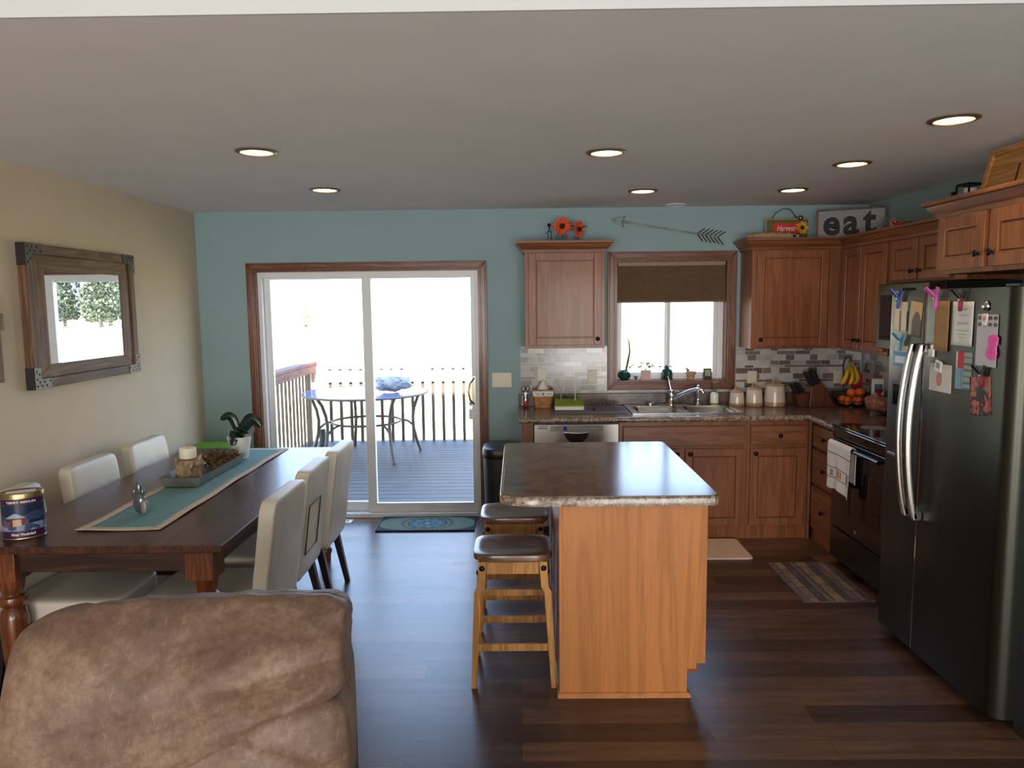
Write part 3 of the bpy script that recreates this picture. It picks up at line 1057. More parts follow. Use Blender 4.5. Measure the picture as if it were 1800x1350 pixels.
# sink
s = thing('kitchen_sink', 'stainless steel double bowl sink set in the counter under the window', 'sink', (1.225, 5.54, 0.72))
b = MB()
RX0, RX1, RY0, RY1 = 0.825, 1.625, 5.318, 5.80
bowls = [(0.87, 1.205), (1.245, 1.58)]
BY0, BY1 = 5.35, 5.70
zt = 0.9065
b.box(RX0, RX1, RY0, BY0, zt, zt + 0.006).box(RX0, RX1, BY1, RY1, zt, zt + 0.006).box(RX0, bowls[0][0], BY0, BY1, zt, zt + 0.006)
b.box(bowls[0][1], bowls[1][0], BY0, BY1, zt, zt + 0.006).box(bowls[1][1], RX1, BY0, BY1, zt, zt + 0.006)
b.build('rim', 'sinksteel', s)


def rrect(x0, x1, y0, y1, r, n=5):
    p = []
    for cx, cy, a0 in ((x1 - r, y1 - r, 0), (x0 + r, y1 - r, 90), (x0 + r, y0 + r, 180), (x1 - r, y0 + r, 270)):
        for i in range(n + 1):
            a = R(a0 + 90 * i / n)
            p.append((cx + r * math.cos(a), cy + r * math.sin(a)))
    return p


for x0, x1 in bowls:
    b = MB()
    ring = [(rrect(x0 - 0.001, x1 + 0.001, BY0 - 0.001, BY1 + 0.001, 0.05), zt + 0.0062), (rrect(x0 + 0.006, x1 - 0.006, BY0 + 0.006, BY1 - 0.006, 0.05), zt - 0.01), (rrect(x0 + 0.02, x1 - 0.02, BY0 + 0.02, BY1 - 0.02, 0.05), 0.76), (rrect(x0 + 0.05, x1 - 0.05, BY0 + 0.05, BY1 - 0.05, 0.04), 0.735)]
    n = len(ring[0][0])
    vs = [(x, y, z) for p, z in ring for x, y in p]
    fs = [(i * n + k, i * n + (k + 1) % n, (i + 1) * n + (k + 1) % n, (i + 1) * n + k) for i in range(len(ring) - 1) for k in range(n)]
    fs.append(tuple(range((len(ring) - 1) * n, len(ring) * n)))
    b.add(vs, fs)
    o = b.build('bowl', 'sinksteel', s, smooth=60)
    MB().lathe([(0.04, 0.0), (0.035, 0.004), (0.012, 0.003)], ((x0 + x1) / 2, 5.53, 0.7355), 20).build('drain', 'steel', o, smooth=60)
f = thing('kitchen_faucet', 'chrome kitchen faucet with arched spout and lever behind the sink', 'faucet', (1.19, 5.755, 0.9135))
b = MB().lathe([(0.03, 0), (0.03, 0.012), (0.022, 0.02), (0.024, 0.06), (0.026, 0.09), (0.02, 0.115), (0.008, 0.122)], (1.19, 5.755, 0.9135), 20)
b.build('body', 'chrome', f, smooth=50)
MB().box(1.08, 1.31, 5.733, 5.777, 0.9129, 0.9200).build('base_plate', 'chrome', f, bevel=0.004)
MB().tube([(1.195, 5.745, 0.965), (1.25, 5.70, 1.0), (1.31, 5.66, 1.035), (1.36, 5.635, 1.05), (1.395, 5.62, 1.045), (1.405, 5.615, 1.02)], [0.013, 0.013, 0.013, 0.013, 0.012, 0.011], 12).build('spout', 'chrome', f, smooth=60)
MB().tube([(1.188, 5.755, 1.03), (1.178, 5.757, 1.07), (1.168, 5.76, 1.12), (1.16, 5.762, 1.14)], [0.012, 0.009, 0.008, 0.011], 10).build('lever', 'chrome', f, smooth=60)
f = thing('sink_sprayer', 'dark chrome side sprayer standing on the sink rim beside the faucet', 'sprayer', (1.40, 5.765, 0.9135))
MB().lathe([(0.022, 0), (0.02, 0.012), (0.012, 0.02), (0.012, 0.05), (0.017, 0.09), (0.02, 0.13), (0.014, 0.15), (0.004, 0.153)], (1.40, 5.765, 0.9135), 16).build('spray_head', 'chrome', f, smooth=50)
f = thing('rim_button', 'small chrome cap on the sink rim to the side of the faucet', 'sink cap', (1.03, 5.765, 0.9135))
MB().lathe([(0.024, 0), (0.024, 0.012), (0.018, 0.017), (0.006, 0.018)], (1.03, 5.765, 0.9135), 18).build('cap', 'chrome', f, smooth=50)

# stove
c = thing('kitchen_stove', 'black slide-in electric stove with glass cooktop beside the refrigerator', 'stove', (2.37, 4.41, 0))
Y0, Y1 = 4.035, 4.792
MB().box(2.085, 2.70, Y0, Y1, 0.02, 0.90).build('body', 'stove', c)
MB().box(2.04, 2.70, Y0, Y1, 0.901, 0.916).build('cooktop', 'blackgloss', c, bevel=0.003)
MB().box(2.045, 2.084, Y0, Y1, 0.835, 0.899).build('control_panel', 'blackgloss', c, bevel=0.004)
dd = MB().box(2.045, 2.084, Y0 + 0.004, Y1 - 0.004, 0.255, 0.83).build('oven_door', 'stove', c, bevel=0.005)
MB().box(2.0425, 2.0448, Y0 + 0.10, Y1 - 0.10, 0.38, 0.68).build('door_window', 'blackgloss', dd)
b = MB().tube([(2.002, Y0 + 0.05, 0.805), (2.002, Y1 - 0.05, 0.805)], 0.012, 12)
for y in (Y0 + 0.06, Y1 - 0.06):
    b.cyl((2.044, y, 0.805), (2.002, y, 0.805), 0.010)
b.build('door_handle', 'blackgloss', dd, smooth=50)
MB(M=T(2.0449, 4.43, 0.30) @ RY(-90)).lathe([(0.012, 0), (0.012, 0.002)], n=18).build('round_badge', 'steel', dd)
MB().box(2.048, 2.084, Y0 + 0.004, Y1 - 0.004, 0.045, 0.245).build('storage_drawer', 'stove', c, bevel=0.004)
for x, y, r in ((2.22, 4.23, 0.10), (2.22, 4.60, 0.08), (2.50, 4.23, 0.08), (2.50, 4.60, 0.10)):
    MB().lathe([(r, 0), (r, 0.0006), (r - 0.006, 0.0006)], (x, y, 0.9162), 32).build('burner_ring', 'galv', c)

# towel on the oven door handle
tw = []
TY0, TY1 = 4.40, 4.712


def towel(u, v):
    y = TY1 + (TY0 - TY1) * u
    y += 0.012 * math.sin(v * 5 + u * 3) * v
    if v < 0.28:
        z = 0.60 + (0.817 - 0.60) * v / 0.28
        x = 2.028 - 0.006 * math.sin(u * 14)
        x = max(min(x, 2.030), 2.020)
    elif v < 0.36:
        a = PI * (v - 0.28) / 0.08
        x = 2.002 + 0.018 * math.cos(a)
        z = 0.812 + 0.018 * math.sin(a)
    else:
        t = (v - 0.36) / 0.64
        z = 0.812 - t * (0.27 + 0.03 * u)
        x = 1.982 - 0.012 * math.sin(u * 13 + 0.5) * t - 0.006 * math.sin(u * 5) * t
        z -= 0.012 * math.sin(u * 9) * t
    return (x, y, z)


def towelcol(u, v):
    if v > 0.36:
        t = (v - 0.36) / 0.64
        for q in (0.2, 0.52, 0.74):
            if abs(t - q) < 0.013:
                return S(150, 100, 90)
        if 0.55 < t < 0.72:
            if 0.42 < u < 0.66 and abs((u - 0.42) % 0.09 - 0.045) < 0.036:
                return S(196, 124, 58)
            if abs(u - 0.2) < 0.05 or abs(u - 0.85) < 0.05:
                return S(90, 96, 104) if (int(u * 90) + int(t * 60)) % 2 else S(180, 160, 150)
    return S(224, 212, 204)


o = MB().grid(towel, 44, 70, towelcol).build('dish_towel', 'towel', None, smooth=180, solid=0.003)
tag(recentre(o), 'white dish towel with orange pumpkin band hanging over the oven door handle', 'towel')

# microwave
c = thing('microwave_oven', 'over-range stainless microwave mounted under the short cabinet', 'microwave', (2.5, 4.41, 1.405))
MB().box(2.335, 2.705, Y0, Y1 - 0.005, 1.405, 1.81).build('body', 'black', c)
dd = MB().box(2.298, 2.334, 4.20, Y1 - 0.005, 1.405, 1.808).build('door', 'fridge', c, bevel=0.004)
MB().box(2.2955, 2.2978, 4.28, Y1 - 0.04, 1.46, 1.74).build('door_window', 'blackgloss', dd)
MB().box(2.298, 2.334, Y0, 4.197, 1.405, 1.808).build('control_panel', 'blackgloss', c, bevel=0.003)
b = MB().tube([(2.262, 4.225, 1.46), (2.262, 4.225, 1.76)], 0.009, 10).cyl((2.298, 4.225, 1.48), (2.262, 4.225, 1.48), 0.007).cyl((2.298, 4.225, 1.74), (2.262, 4.225, 1.74), 0.007)
b.build('door_handle', 'steel', dd, smooth=50)

# refrigerator
c = thing('refrigerator', 'dark stainless side-by-side refrigerator with curved bar handles and ice dispenser', 'refrigerator', (2.25, 3.26, 0))
MB().box(1.945, 2.68, 2.80, 3.72, 0.05, 1.745).build('body', 'black', c)
MB().box(1.97, 2.66, 2.83, 3.70, 0.0, 0.049).build('toe_grille', 'black', c)


def dpoly(y0, y1, rn, rf):
    p = [(1.94, y0), (1.94, y1)]
    for i in range(7):
        a = R(90 * i / 6)
        p.append((1.855 + rf - rf * math.sin(a), y1 - rf + rf * math.cos(a)))
    for i in range(9):
        a = R(90 * i / 8)
        p.append((1.855 + rn - rn * math.cos(a), y0 + rn - rn * math.sin(a)))
    return p


fd = MB().prism(dpoly(3.412, 3.735, 0.008, 0.02), 0.055, 1.755).build('freezer_door', 'fridge', c, smooth=30)
rd = MB().prism(dpoly(2.787, 3.400, 0.060, 0.008), 0.055, 1.755).build('refrigerator_door', 'fridge', c, smooth=30)
MB().box(1.857, 1.93, 3.4005, 3.4115, 0.06, 1.75).build('door_gap_strip', 'chrome', c)


def handle(y, parent):
    pts = []
    for i in range(17):
        t = i / 16
        z = 1.505 - t * 0.80
        x = 1.822 - 0.045 * math.sin(PI * t) ** 0.8
        pts.append((x, y, z))
    b = MB()
    vs = []
    for (x, y_, z) in pts:
        for dy, dx in ((-0.014, 0.010), (-0.014, -0.004), (-0.008, -0.012), (0.008, -0.012), (0.014, -0.004), (0.014, 0.010)):
            vs.append((x + dx, y_ + dy, z))
    n = 6
    fs = [(i * n + k, i * n + (k + 1) % n, (i + 1) * n + (k + 1) % n, (i + 1) * n + k) for i in range(16) for k in range(n)]
    fs += [tuple(range(n))[::-1], tuple(range(16 * n, 17 * n))]
    b.add(vs, fs)
    o = b.build('door_handle', 'handle_steel', parent, smooth=40)
    for z in (1.49, 0.715):
        MB().box(1.815, 1.854, y - 0.014, y + 0.014, z - 0.02, z + 0.02).build('handle_mount', 'steel', o, bevel=0.004)


handle(3.447, fd)
handle(3.367, rd)
dp = MB().box(1.849, 1.8545, 3.525, 3.675, 0.945, 1.315).build('ice_dispenser', 'black', fd, bevel=0.004)
MB().box(1.8465, 1.8488, 3.545, 3.655, 1.20, 1.30).build('control_panel', 'blackgloss', dp)
MB().box(1.835, 1.8488, 3.535, 3.665, 0.948, 0.962).build('drip_tray', 'steel', dp, bevel=0.002)
MB().box(1.86, 1.93, 2.80, 2.87, 1.7555, 1.768).build('hinge_cover', 'black', rd, bevel=0.003)
MB().box(1.86, 1.93, 3.64, 3.71, 1.7555, 1.768).build('hinge_cover', 'black', fd, bevel=0.003)

# ================================================================ island
c = thing('kitchen_island', 'oak kitchen island base with plain end panel and plinth moulding', 'kitchen island', (0.48, 3.66, 0))
IY0, IY1 = 3.085, 4.23
PZ = 0.858
b = MB(M=T(0, IY0 + 0.019, 0) @ RX(90))
b.prism([(0.172, 0.0), (0.722, 0.0), (0.722, 0.125), (0.762, 0.125), (0.762, 0.150), (0.80, 0.150), (0.80, PZ), (0.172, PZ)], 0, 0.019)
b.build('end_panel', 'oak_light', c, bevel=0.001)
MB().box(0.172, 0.195, IY0 + 0.0195, IY1, 0.0, PZ).build('back_panel', 'oak', c)
MB().box(0.195, 0.775, IY0 + 0.0195, IY1, 0.10, PZ).box(0.195, 0.72, IY0 + 0.0195, IY1, 0.0, 0.10).build('carcass', 'oak', c)
b = MB().sweep([(0.0, 0.0), (0.014, 0.0), (0.013, 0.010), (0.006, 0.019), (0.0, 0.02)], [(0.1715, 3.60), (0.1715, IY0 - 0.0005), (0.7225, IY0 - 0.0005), (0.7225, IY0 + 0.05)], 1)
b.build('plinth_moulding', 'oak_light', c)
MB().box(0.166, 0.182, IY0 - 0.008, IY0 - 0.001, 0.021, PZ).build('corner_bead', 'oak_light', c, bevel=0.002)
for y in (4.21, 3.66):
    Mx = T(0.797, y - 0.53, 0.17) @ RZ(90)
    door('cabinet_door', 'oak', Mx, 0.53, 0.50, c, knob=(0.49, 0.45))
    MB(M=T(0.797, y - 0.53, 0.69) @ RZ(90)).box(0, 0.53, 0, 0.02, 0, 0.15).build('drawer', 'oak_y', c, bevel=0.003)


def island_poly(inset=0.0):
    x0, x1, y0, y1 = -0.085 + inset, 0.84 - inset, 3.05 + inset, 4.275 - inset
    p = [(x1 - 0.02, y0), (x1, y0 + 0.02), (x1, y1 - 0.02), (x1 - 0.02, y1), (x0 + 0.03, y1), (x0, y1 - 0.03)]
    for i in range(9):
        a = i / 8
        # long flat curve at the seating corner
        ang = R(180 + 90 * a)
        p.append((x0 + 0.17 + 0.17 * math.cos(ang), y0 + 0.085 + 0.085 * math.sin(ang)))
    return p


t = thing('island_countertop', 'brown speckled laminate island top with one rounded corner', 'countertop', (0.38, 3.66, 0.86))
MB().prism(island_poly(0.004), 0.862, 0.905).build('worktop', 'lam', t)
ip = island_poly()
n = len(ip)
b = MB()
prof = [(0.0, 0.861), (0.0, 0.893), (-0.004, 0.900), (-0.012, 0.9052)]
vs = []
ctr = Vector((0.38, 3.66))
for q, z in prof:
    pp = island_poly(-q)
    vs += [(x, y, z) for x, y in pp]
fs = [(i * n + k, i * n + (k + 1) % n, (i + 1) * n + (k + 1) % n, (i + 1) * n + k) for i in range(3) for k in range(n)]
b.add(vs, fs).build('edge_band', 'lam_edge', t, smooth=35)

# ================================================================ bar stools
def stool(loc, label):
    t = thing('bar_stool', label, 'bar stool', loc, 0, 'backless bar stools at the island')
    # seat: rounded saddle
    W, D_, zt = 0.178, 0.158, 0.61

    def top(u, v):
        a, r = u * 2 * PI, v
        e_ = 0.42
        sx = math.copysign(abs(math.cos(a)) ** e_, math.cos(a))
        sy = math.copysign(abs(math.sin(a)) ** e_, math.sin(a))
        return (W * r * sx, D_ * r * sy, r)
    b = MB(local=True)
    N = 36
    rings = [(0.94, -0.034), (1.0, -0.026), (1.0, -0.010), (0.985, -0.002), (0.93, 0.001), (0.78, -0.001), (0.6, -0.007), (0.3, -0.012), (0.04, -0.013)]
    vs = []
    for r, dz in rings:
        for k in range(N):
            a = 2 * PI * k / N
            e_ = 0.40 if r > 0.9 else 0.7
            sx = math.copysign(abs(math.cos(a)) ** e_, math.cos(a))
            sy = math.copysign(abs(math.sin(a)) ** e_, math.sin(a))
            vs.append((W * r * sx, D_ * r * sy, zt + dz))
    fs = [(i * N + k, i * N + (k + 1) % N, (i + 1) * N + (k + 1) % N, (i + 1) * N + k) for i in range(len(rings) - 1) for k in range(N)]
    fs += [tuple(range(N))[::-1], tuple(range((len(rings) - 1) * N, len(rings) * N))]
    b.add(vs, fs).build('seat', 'stool_seat', t, smooth=40)
    legs = []
    for sx in (-1, 1):
        for sy in (-1, 1):
            p = [Vector((sx * 0.135, sy * 0.118, 0.574)), Vector((sx * 0.142, sy * 0.124, 0.46)), Vector((sx * 0.156, sy * 0.136, 0.44)), Vector((sx * 0.179, sy * 0.155, 0.0))]
            b = MB(local=True)
            wd = [0.036, 0.034, 0.034, 0.024]
            vs = []
            for q, w_ in zip(p, wd):
                for i, j in ((-1, -1), (1, -1), (1, 1), (-1, 1)):
                    vs.append((q.x + i * w_ / 2, q.y + j * w_ / 2, q.z))
            fs = [(3, 2, 1, 0), (12, 13, 14, 15)] + [(i * 4 + k, i * 4 + (k + 1) % 4, (i + 1) * 4 + (k + 1) % 4, (i + 1) * 4 + k) for i in range(3) for k in range(4)]
            lg = b.add(vs, fs).build('leg', 'stool_leg', t, bevel=0.002)
            for Mx in (T(sx * 0.137, sy * 0.118 + sy * 0.0185, 0.545) @ RX(-90 * sy), T(sx * 0.137 + sx * 0.0185, sy * 0.118, 0.52) @ RY(90 * sx)):
                MB(local=True, M=Mx).lathe([(0.013, -0.002), (0.013, 0.002), (0.009, 0.006), (0.003, 0.008)], n=14).build('bolt_head', 'bronze', lg, smooth=60)

    def lx(z):
        k = (0.44 - z) / 0.44
        return 0.156 + 0.023 * k, 0.136 + 0.019 * k
    for sy in (-1, 1):
        MB(local=True).box(-0.1165, 0.1165, sy * 0.118 - 0.009, sy * 0.118 + 0.009, 0.515, 0.574).build('apron', 'stool_leg', t, bevel=0.001)
        for z, h in ((0.17, 0.032), (0.31, 0.03)):
            if z > 0.2 and sy < 0:
                continue
            x_, y_ = lx(z)
            MB(local=True).box(-x_ + 0.014, x_ - 0.014, sy * y_ - 0.008, sy * y_ + 0.008, z, z + h).build('stretcher', 'stool_leg', t, bevel=0.001)
    for sx in (-1, 1):
        MB(local=True).box(sx * 0.135 - 0.009, sx * 0.135 + 0.009, -0.0995, 0.0995, 0.515, 0.574).build('apron', 'stool_leg', t, bevel=0.001)
        for z in (0.10, 0.245):
            x_, y_ = lx(z)
            MB(local=True).box(sx * x_ - 0.008, sx * x_ + 0.008, -y_ + 0.014, y_ - 0.014, z, z + 0.03).build('stretcher', 'stool_leg', t, bevel=0.001)
    return t


s1 = stool((-0.033, 3.325, 0), 'wooden bar stool in full view at the front corner of the island')
dup(s1, (-0.030, 3.90, 0), 0, 'wooden bar stool mostly hidden behind the other stool, toward the patio door')

# ================================================================ trash can
t = thing('trash_can', 'black step trash can with rounded lid behind the island', 'trash can', (-0.13, 5.52, 0))
b = MB(local=True)
def rr(k, z):
    return [(x, y, z) for x, y in rrect(-0.142 * k, 0.142 * k, -0.17 * k, 0.17 * k, 0.10 * k, 6)]
n = len(rr(1, 0))
vs = rr(0.82, 0) + rr(0.86, 0.03) + rr(0.97, 0.57) + rr(0.97, 0.575)
b.add(vs, [(i * n + k, i * n + (k + 1) % n, (i + 1) * n + (k + 1) % n, (i + 1) * n + k) for i in range(3) for k in range(n)] + [tuple(range(n))[::-1], tuple(range(3 * n, 4 * n))])
b.build('bin_body', plain('charcoal_bin', S(38, 36, 36), 0.4), t, smooth=40)
b = MB(local=True)
vs = rr(1.0, 0.578) + rr(1.02, 0.585) + rr(1.02, 0.625) + rr(0.97, 0.648) + rr(0.8, 0.662)
b.add(vs, [(i * n + k, i * n + (k + 1) % n, (i + 1) * n + (k + 1) % n, (i + 1) * n + k) for i in range(4) for k in range(n)] + [tuple(range(n))[::-1], tuple(range(4 * n, 5 * n))])
b.build('lid', 'black', t, smooth=40)
MB(local=True).box(-0.05, 0.05, -0.20, -0.145, 0.005, 0.02).build('pedal', 'black', t, bevel=0.003)

# ================================================================ dining table
t = thing('dining_table', 'long dark wood dining table with turned reddish legs', 'dining table', (-1.7, 3.92, 0))
TX0, TX1, TY0, TY1 = -2.235, -1.195, 2.885, 4.95
MB().box(TX0, TX1, TY0, TY1, 0.728, 0.76).build('tabletop', 'table', t, bevel=0.004)
AX0, AX1, AY0, AY1 = TX0 + 0.055, TX1 - 0.055, TY0 + 0.035, TY1 - 0.05
for ya in (AY0 + 0.02, AY1 - 0.045):
    MB().box(AX0 + 0.117, AX1 - 0.117, ya, ya + 0.025, 0.635, 0.727).build('end_apron', 'table_x', t, bevel=0.002)
for xa in (AX0 + 0.02, AX1 - 0.045):
    MB().box(xa, xa + 0.025, AY0 + 0.117, AY1 - 0.117, 0.635, 0.727).build('side_apron', 'table', t, bevel=0.002)
for x in (AX0 + 0.058, AX1 - 0.058):
    for y in (AY0 + 0.058, AY1 - 0.058):
        b = MB().box(x - 0.058, x + 0.058, y - 0.058, y + 0.058, 0.60, 0.727)
        b.lathe([(0.0, 0.0), (0.034, 0.0), (0.036, 0.05), (0.044, 0.07), (0.044, 0.085), (0.034, 0.10), (0.036, 0.12), (0.048, 0.22), (0.054, 0.36), (0.054, 0.43), (0.046, 0.465), (0.036, 0.475), (0.050, 0.488), (0.055, 0.505), (0.050, 0.522), (0.036, 0.532), (0.042, 0.545), (0.048, 0.57), (0.05, 0.599)], (x, y, 0), 24)
        b.build('leg', 'table_leg', t, smooth=35, bevel=0.002)

# runner
def runner(u, v):
    x = -1.912 + 0.365 * u
    y = 3.085 + 1.82 * v
    z = 0.7625 + 0.0022 * (1 + math.sin(y * 11 + u * 2)) + 0.003 * max(0, 1 - v * 14) * (1 + math.sin(u * 7)) * 0.5
    return (x + 0.003 * math.sin(y * 4.2), y + 0.006 * math.sin(u * 5) * (1 if v > .5 else -1), z)


r = thing('table_runner', 'teal linen table runner with beige border along the dining table', 'table runner', (-1.73, 4.0, 0.7607))
def band(u0, u1, v0, v1, name, mt):
    b = MB()
    b.grid(lambda u, v: runner(u0 + (u1 - u0) * u, v0 + (v1 - v0) * v), max(2, int(18 * (u1 - u0))), max(2, int(90 * (v1 - v0))))
    b.build(name, mt, r, smooth=180, solid=0.0016)
band(0.12, 0.88, 0.025, 0.975, 'teal_field', 'teal_cloth')
band(0.0, 0.12, 0.0, 1.0, 'side_border', 'beige_cloth')
band(0.88, 1.0, 0.0, 1.0, 'side_border', 'beige_cloth')
band(0.12, 0.88, 0.0, 0.025, 'end_border', 'beige_cloth')
band(0.12, 0.88, 0.975, 1.0, 'end_border', 'beige_cloth')

# ================================================================ chairs
def pad(b, x0, x1, y0, y1, z0, z1, e_=0.18, disp=None, nu=40, nv=24):
    b.ball(((x0 + x1) / 2, (y0 + y1) / 2, (z0 + z1) / 2), ((x1 - x0) / 2, (y1 - y0) / 2, (z1 - z0) / 2), nu, nv, e_, disp)


def chair(loc, rz, label, patch=False):
    """faces local +x; the back stands at local -x"""
    t = thing('dining_chair', label, 'dining chair', loc, rz, 'cream dining chairs round the table')
    b = MB(local=True)
    pad(b, -0.17, 0.31, -0.205, 0.205, 0.36, 0.465, 0.22)
    b.build('seat', 'cream', t, smooth=180)
    b = MB(local=True)

    def lean(v):
        z = v.z + 0.285
        return Vector((v.x - 0.075 * (z / 0.57) + 0.004 * noise.noise(v * 9), v.y * (1.0 - 0.03 * z), v.z))
    pad(b, -0.245, -0.172, -0.228, 0.228, 0.33, 0.895, 0.14, lean, 48, 40)
    bk = b.build('backrest', 'cream', t, smooth=180)
    if patch:
        b = MB(local=True)
        def P_(u, v):
            z = 0.46 + 0.25 * v
            return (-0.2475 - 0.075 * ((z - 0.33) / 0.57), -0.05 + 0.22 * u, z)
        b.grid(P_, 4, 4).build('back_panel', 'cream2', bk, solid=0.006, label='pale square panel set into the back')
        ring = [P_(0, 0), P_(1, 0), P_(1, 1), P_(0, 1)]
        MB(local=True).tube([(x - 0.003, y, z) for x, y, z in ring], 0.004, 6, closed=True).build('panel_piping', 'panel_line', bk)
    for sx, sy in ((1, 1), (1, -1), (-1, 1), (-1, -1)):
        b = MB(local=True)
        if sx > 0:
            b.bar((0.26, sy * 0.175, 0.37), (0.265, sy * 0.18, 0), 0.042, 0.042, (1, 0, 0), 0.03, 0.03)
        else:
            b.bar((-0.18, sy * 0.18, 0.37), (-0.255, sy * 0.185, 0), 0.045, 0.042, (1, 0, 0), 0.03, 0.03)
        b.build('leg', 'espresso', t, bevel=0.002)
    for ya in (-0.195, 0.175):
        MB(local=True).box(-0.16, 0.24, ya, ya + 0.02, 0.315, 0.362).build('side_rail', 'espresso', t)
    MB(local=True).box(0.241, 0.262, -0.15, 0.15, 0.315, 0.362).build('front_rail', 'espresso', t)
    return t


CX = -1.325
ch = chair((CX - 0.012, 3.265, 0), 179, 'cream leather dining chair on the island side, closest to the recliner')
chair((CX - 0.03, 3.80, 0), 180.5, 'cream leather dining chair with square pale back panel, in the middle on the island side', True)
dup(ch, (CX - 0.01, 4.30, 0), 180, 'cream leather dining chair on the island side, next to the patio door')
dup(ch, (-2.045, 3.255, 0), 0, 'cream leather dining chair along the beige wall, almost hidden behind the tin')
dup(ch, (-2.06, 3.95, 0), 0, 'cream leather dining chair along the beige wall, straight under the mirror')
dup(ch, (-2.06, 4.55, 0), 0, 'cream leather dining chair along the beige wall, farthest toward the corner')

# ================================================================ recliner
t = thing('recliner_chair', 'brown suede recliner with padded back, standing before the end of the dining table', 'recliner', (-0.82, 1.55, 0))
RM = T(-0.815, 1.73, 0) @ RZ(7)


def wr(v, k=1.0):
    return k * (0.010 * noise.noise(v * 5) + 0.006 * noise.noise(v * 13) + 0.003 * noise.noise(v * 31))


def d_up(v):
    # upper pillow: lower edge climbs toward +x, outer corner rounder
    s_ = (v.x + 0.4) / 0.8
    t_ = (v.z + 0.25) / 0.5
    lift = 0.285 * max(0, s_) ** 1.15
    z = v.z + (1 - t_) * lift
    z -= 0.06 * max(0, (0.35 - s_)) ** 1.3 * t_ * 2
    y = v.y - 0.02 * math.sin(s_ * PI) - 0.03 * (1 - abs(2 * t_ - 1))
    f = wr(v)
    if t_ > 0.55:
        y *= 1 - 0.6 * ((t_ - 0.55) / 0.45) ** 2
    if v.y < 0:
        y -= 0.035 * math.exp(-((s_ - 0.78) / 0.2) ** 2 - ((t_ - 0.6) / 0.25) ** 2)
    ridge = 0.006 * math.sin(v.x * 60 + 3 * noise.noise(v * 4)) * max(0, t_ - 0.85) * 2
    crease = -0.012 * max(0, math.sin(v.x * 17 + v.z * 9)) ** 8 * (1 - t_) * (1 if s_ > 0.5 else 0.3)
    return Vector((v.x + f * 0.5, y + f * (-1 if v.y < 0 else 1) - crease, z + f * 0.4 + ridge))


b = MB(M=RM @ T(0, 0, 0.745) @ RX(-8))
b.ball((0, 0, 0), (0.388, 0.115, 0.265), 150, 96, 0.24, d_up)
b.build('upper_back_pillow', 'suede', t, smooth=180)


def d_lo(v):
    s_ = (v.x + 0.4) / 0.8
    t_ = (v.z + 0.2) / 0.4
    f = wr(v, 1.2)
    top = 0.20 * max(0, s_ - 0.2) / 0.8
    y = v.y - 0.03 * math.exp(-((s_ - 0.75) / 0.25) ** 2)
    crease = 0.016 * math.exp(-((v.z - (0.17 - 0.5 * (v.x - 0.1))) / 0.012) ** 2) if v.y < 0 else 0
    return Vector((v.x * 1.0, y - f + crease, v.z + top * t_ + f * 0.3))


b = MB(M=RM @ T(0.005, -0.05, 0.44) @ RX(-6))
b.ball((0, 0, 0), (0.392, 0.115, 0.185), 110, 60, 0.32, d_lo)
b.build('lower_back_pillow', 'suede', t, smooth=180)
b = MB(M=RM)
b.ball((0, 0.10, 0.46), (0.385, 0.07, 0.42), 48, 30, 0.2)
b.build('back_frame', 'suede', t, smooth=180)
b = MB(M=RM)
b.ball((0, -0.42, 0.36), (0.30, 0.30, 0.11), 48, 30, 0.3, lambda v: v + v.normalized() * wr(v))
b.build('seat_cushion', 'suede', t, smooth=180)
for sx in (-1, 1):
    b = MB(M=RM)
    b.ball((sx * 0.41, -0.36, 0.30), (0.105, 0.36, 0.29), 40, 30, 0.3, lambda v: v + v.normalized() * wr(v))
    b.build('armrest', 'suede', t, smooth=180)
b = MB(M=RM)
b.box(-0.31, 0.31, -0.66, 0.05, 0.02, 0.245)
b.build('base_frame', 'suede', t, bevel=0.02)

# ================================================================ mirror, cross
t = thing('wall_mirror', 'square mirror in weathered wood frame with riveted metal corners on the beige wall', 'mirror', (-2.495, 4.25, 1.30))
y0, y1, z0, z1 = 3.735, 4.785, 1.303, 2.04
fx = -2.452
b = MB()
for ya in (y0, y1 - 0.05):
    MB().box(-2.498, fx, ya, ya + 0.05, z0, z1).build('outer_stile', 'barnwood', t, bevel=0.004)
for za in (z0, z1 - 0.05):
    MB().box(-2.498, fx, y0 + 0.05, y1 - 0.05, za, za + 0.05).build('outer_rail', 'barnwood_y', t, bevel=0.004)
gy0, gy1, gz0, gz1 = 3.893, 4.632, 1.42, 1.912
g = -2.464
i0, i1, j0, j1 = y0 + 0.05, y1 - 0.05, z0 + 0.05, z1 - 0.05
XZ = Matrix(((0, 0, 1, 0), (1, 0, 0, 0), (0, 1, 0, 0), (0, 0, 0, 1)))
for poly in ([(i0, j0), (gy0, gz0), (gy0, gz1), (i0, j1)], [(gy1, gz0), (i1, j0), (i1, j1), (gy1, gz1)]):
    MB(M=XZ).prism(poly, -2.498, g).build('inner_stile', 'barnwood', t, bevel=0.002)
for poly in ([(i0, j0), (i1, j0), (gy1, gz0), (gy0, gz0)], [(gy0, gz1), (gy1, gz1), (i1, j1), (i0, j1)]):
    MB(M=XZ).prism(poly, -2.498, g).build('inner_rail', 'barnwood_y', t, bevel=0.002)
MB().prism([(-2.498, gy0 - 0.005), (-2.498, gy1 + 0.005), (-2.4685, gy1 + 0.005), (-2.4755, gy0 - 0.005)], gz0 - 0.005, gz1 + 0.005).build('mirror_glass', 'mirror', t)
